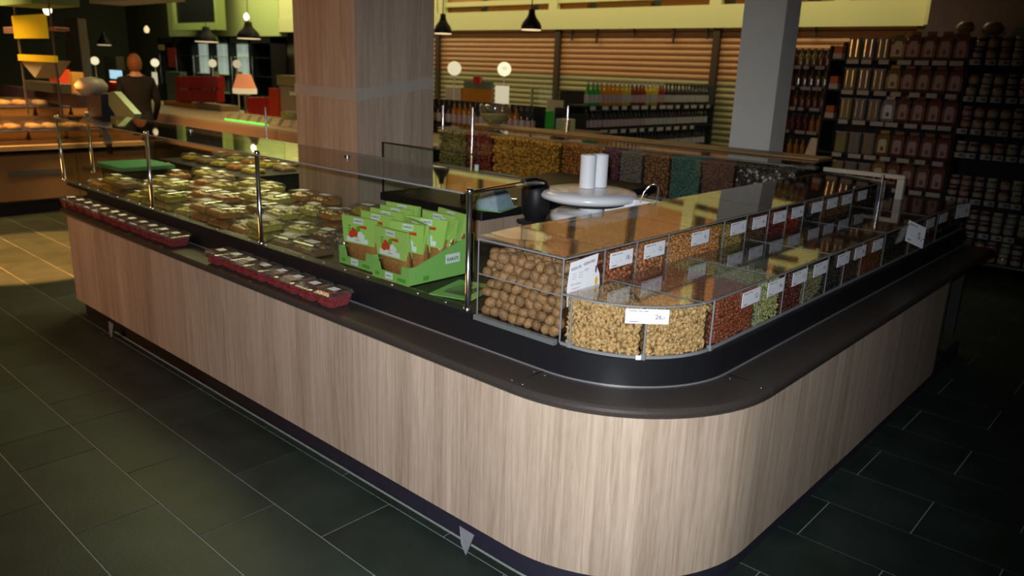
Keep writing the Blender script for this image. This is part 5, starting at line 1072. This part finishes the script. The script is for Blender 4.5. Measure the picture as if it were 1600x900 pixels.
for k, (px_, py_, r_) in enumerate([(1507, 44, .075), (1550, 46, .085), (1490, 60, .05)]):
    p = atY(px_, py_, GY + .1); b = MB(); b.lathe([(r_*.6,-r_*.5),(r_,-r_*.2),(r_,.25*r_),(r_*.7,r_*.7),(0,r_*.8)], n=14, cap=False); single('round_bag', b, colm('tan_film', (.24,.17,.10), .3), 'rounded see-through bag on top of the shelf unit, ' + ('tan one beside the grey panel edge', 'greyish one nearest the jars', 'smallest one over the bags')[k], 'bag', (p.x, GY + .12, max(2.03, p.z - .0)))
def jar_mesh(c, lc, lid):
    b = MB(); b.lathe([(.034,0),(.040,.008),(.041,.06),(.034,.072),(.033,.076)], n=14); b.mat(1); b.lathe([(.0418,.014),(.0418,.052)], n=14, cap=False); b.mat(2); b.lathe([(.037,.075),(.038,.08),(.038,.092),(.036,.095)], n=14); return b.mesh('jam_jar', [c, lc, lid])
jk = [jar_mesh(gl('jam', (.12,.02,.015)), LB, colm('pale_lid', (.28,.25,.22))), jar_mesh(gl('honey', (.42,.20,.02)), LB, CD), jar_mesh(gl('marmalade', (.25,.06,.02)), LP, colm('pale_lid', (.28,.25,.22))), jar_mesh(gl('green_pickle', (.20,.20,.04)), LB, CS)]
jn = ('dark jam', 'honey-coloured', 'pink-labelled', 'greenish')
for zi, z in enumerate(jarz):
    for lay in range(1 if z == 1.045 else 2):
        for k in range(9):
            i = (k + zi + (k*zi) % 3) % 4
            o = link('jam_jar', jk[i], None, (-1.735 + k*.1 + R.uniform(-.006,.006), GY + .06 + R.uniform(-.008,.01), z + lay*.0965)); o.rotation_euler = (0, 0, R.uniform(-.3,.3))
            tag(o, '%s jar %s on the %s tier of the jar shelf' % (jn[i], ('standing', 'stacked above another')[lay], ('top', 'second', 'third', 'fourth', 'fifth', 'sixth', 'lowest')[zi]), 'jar', 'jars %d %d %d' % (zi, lay, i))
p = atY(1325, 205, 7.6); b = MB(); b.loft([[(-.10,-.03,0),(.06,-.03,0),(.06,.05,0),(-.10,.05,0)],[(-.06,-.05,.30),(.07,-.05,.30),(.07,.06,.30),(-.06,.06,.30)],[(-.02,-.02,.5),(.08,-.02,.5),(.08,.02,.5),(-.02,.02,.5)]]); single('hanging_bags', b, mat('pale_film', (.40,.42,.36), .3, noise=.3, scale=30, bump=.6), 'bundle of pale plastic bags hanging at the end of the bottle bay', 'bags', (-3.09, 8.0, .55))
for z_, nm_ in ((1.83, 'top'), (1.545, 'second'), (1.265, 'third')):
    b = MB(); b.bev((-.04,-.04,0), (.04,.04,.12), .003); b.mat(1); b.box((-.042,-.042,.0), (.042,.042,.05)); single('orange_box', b, [colm('c_orange_top', (.45,.09,.02)), colm('tag_paper', (.45,.43,.38))], 'small orange and white box at the end of the %s tier of bagged goods' % nm_, 'box', (-2.94, GY + .06, z_))
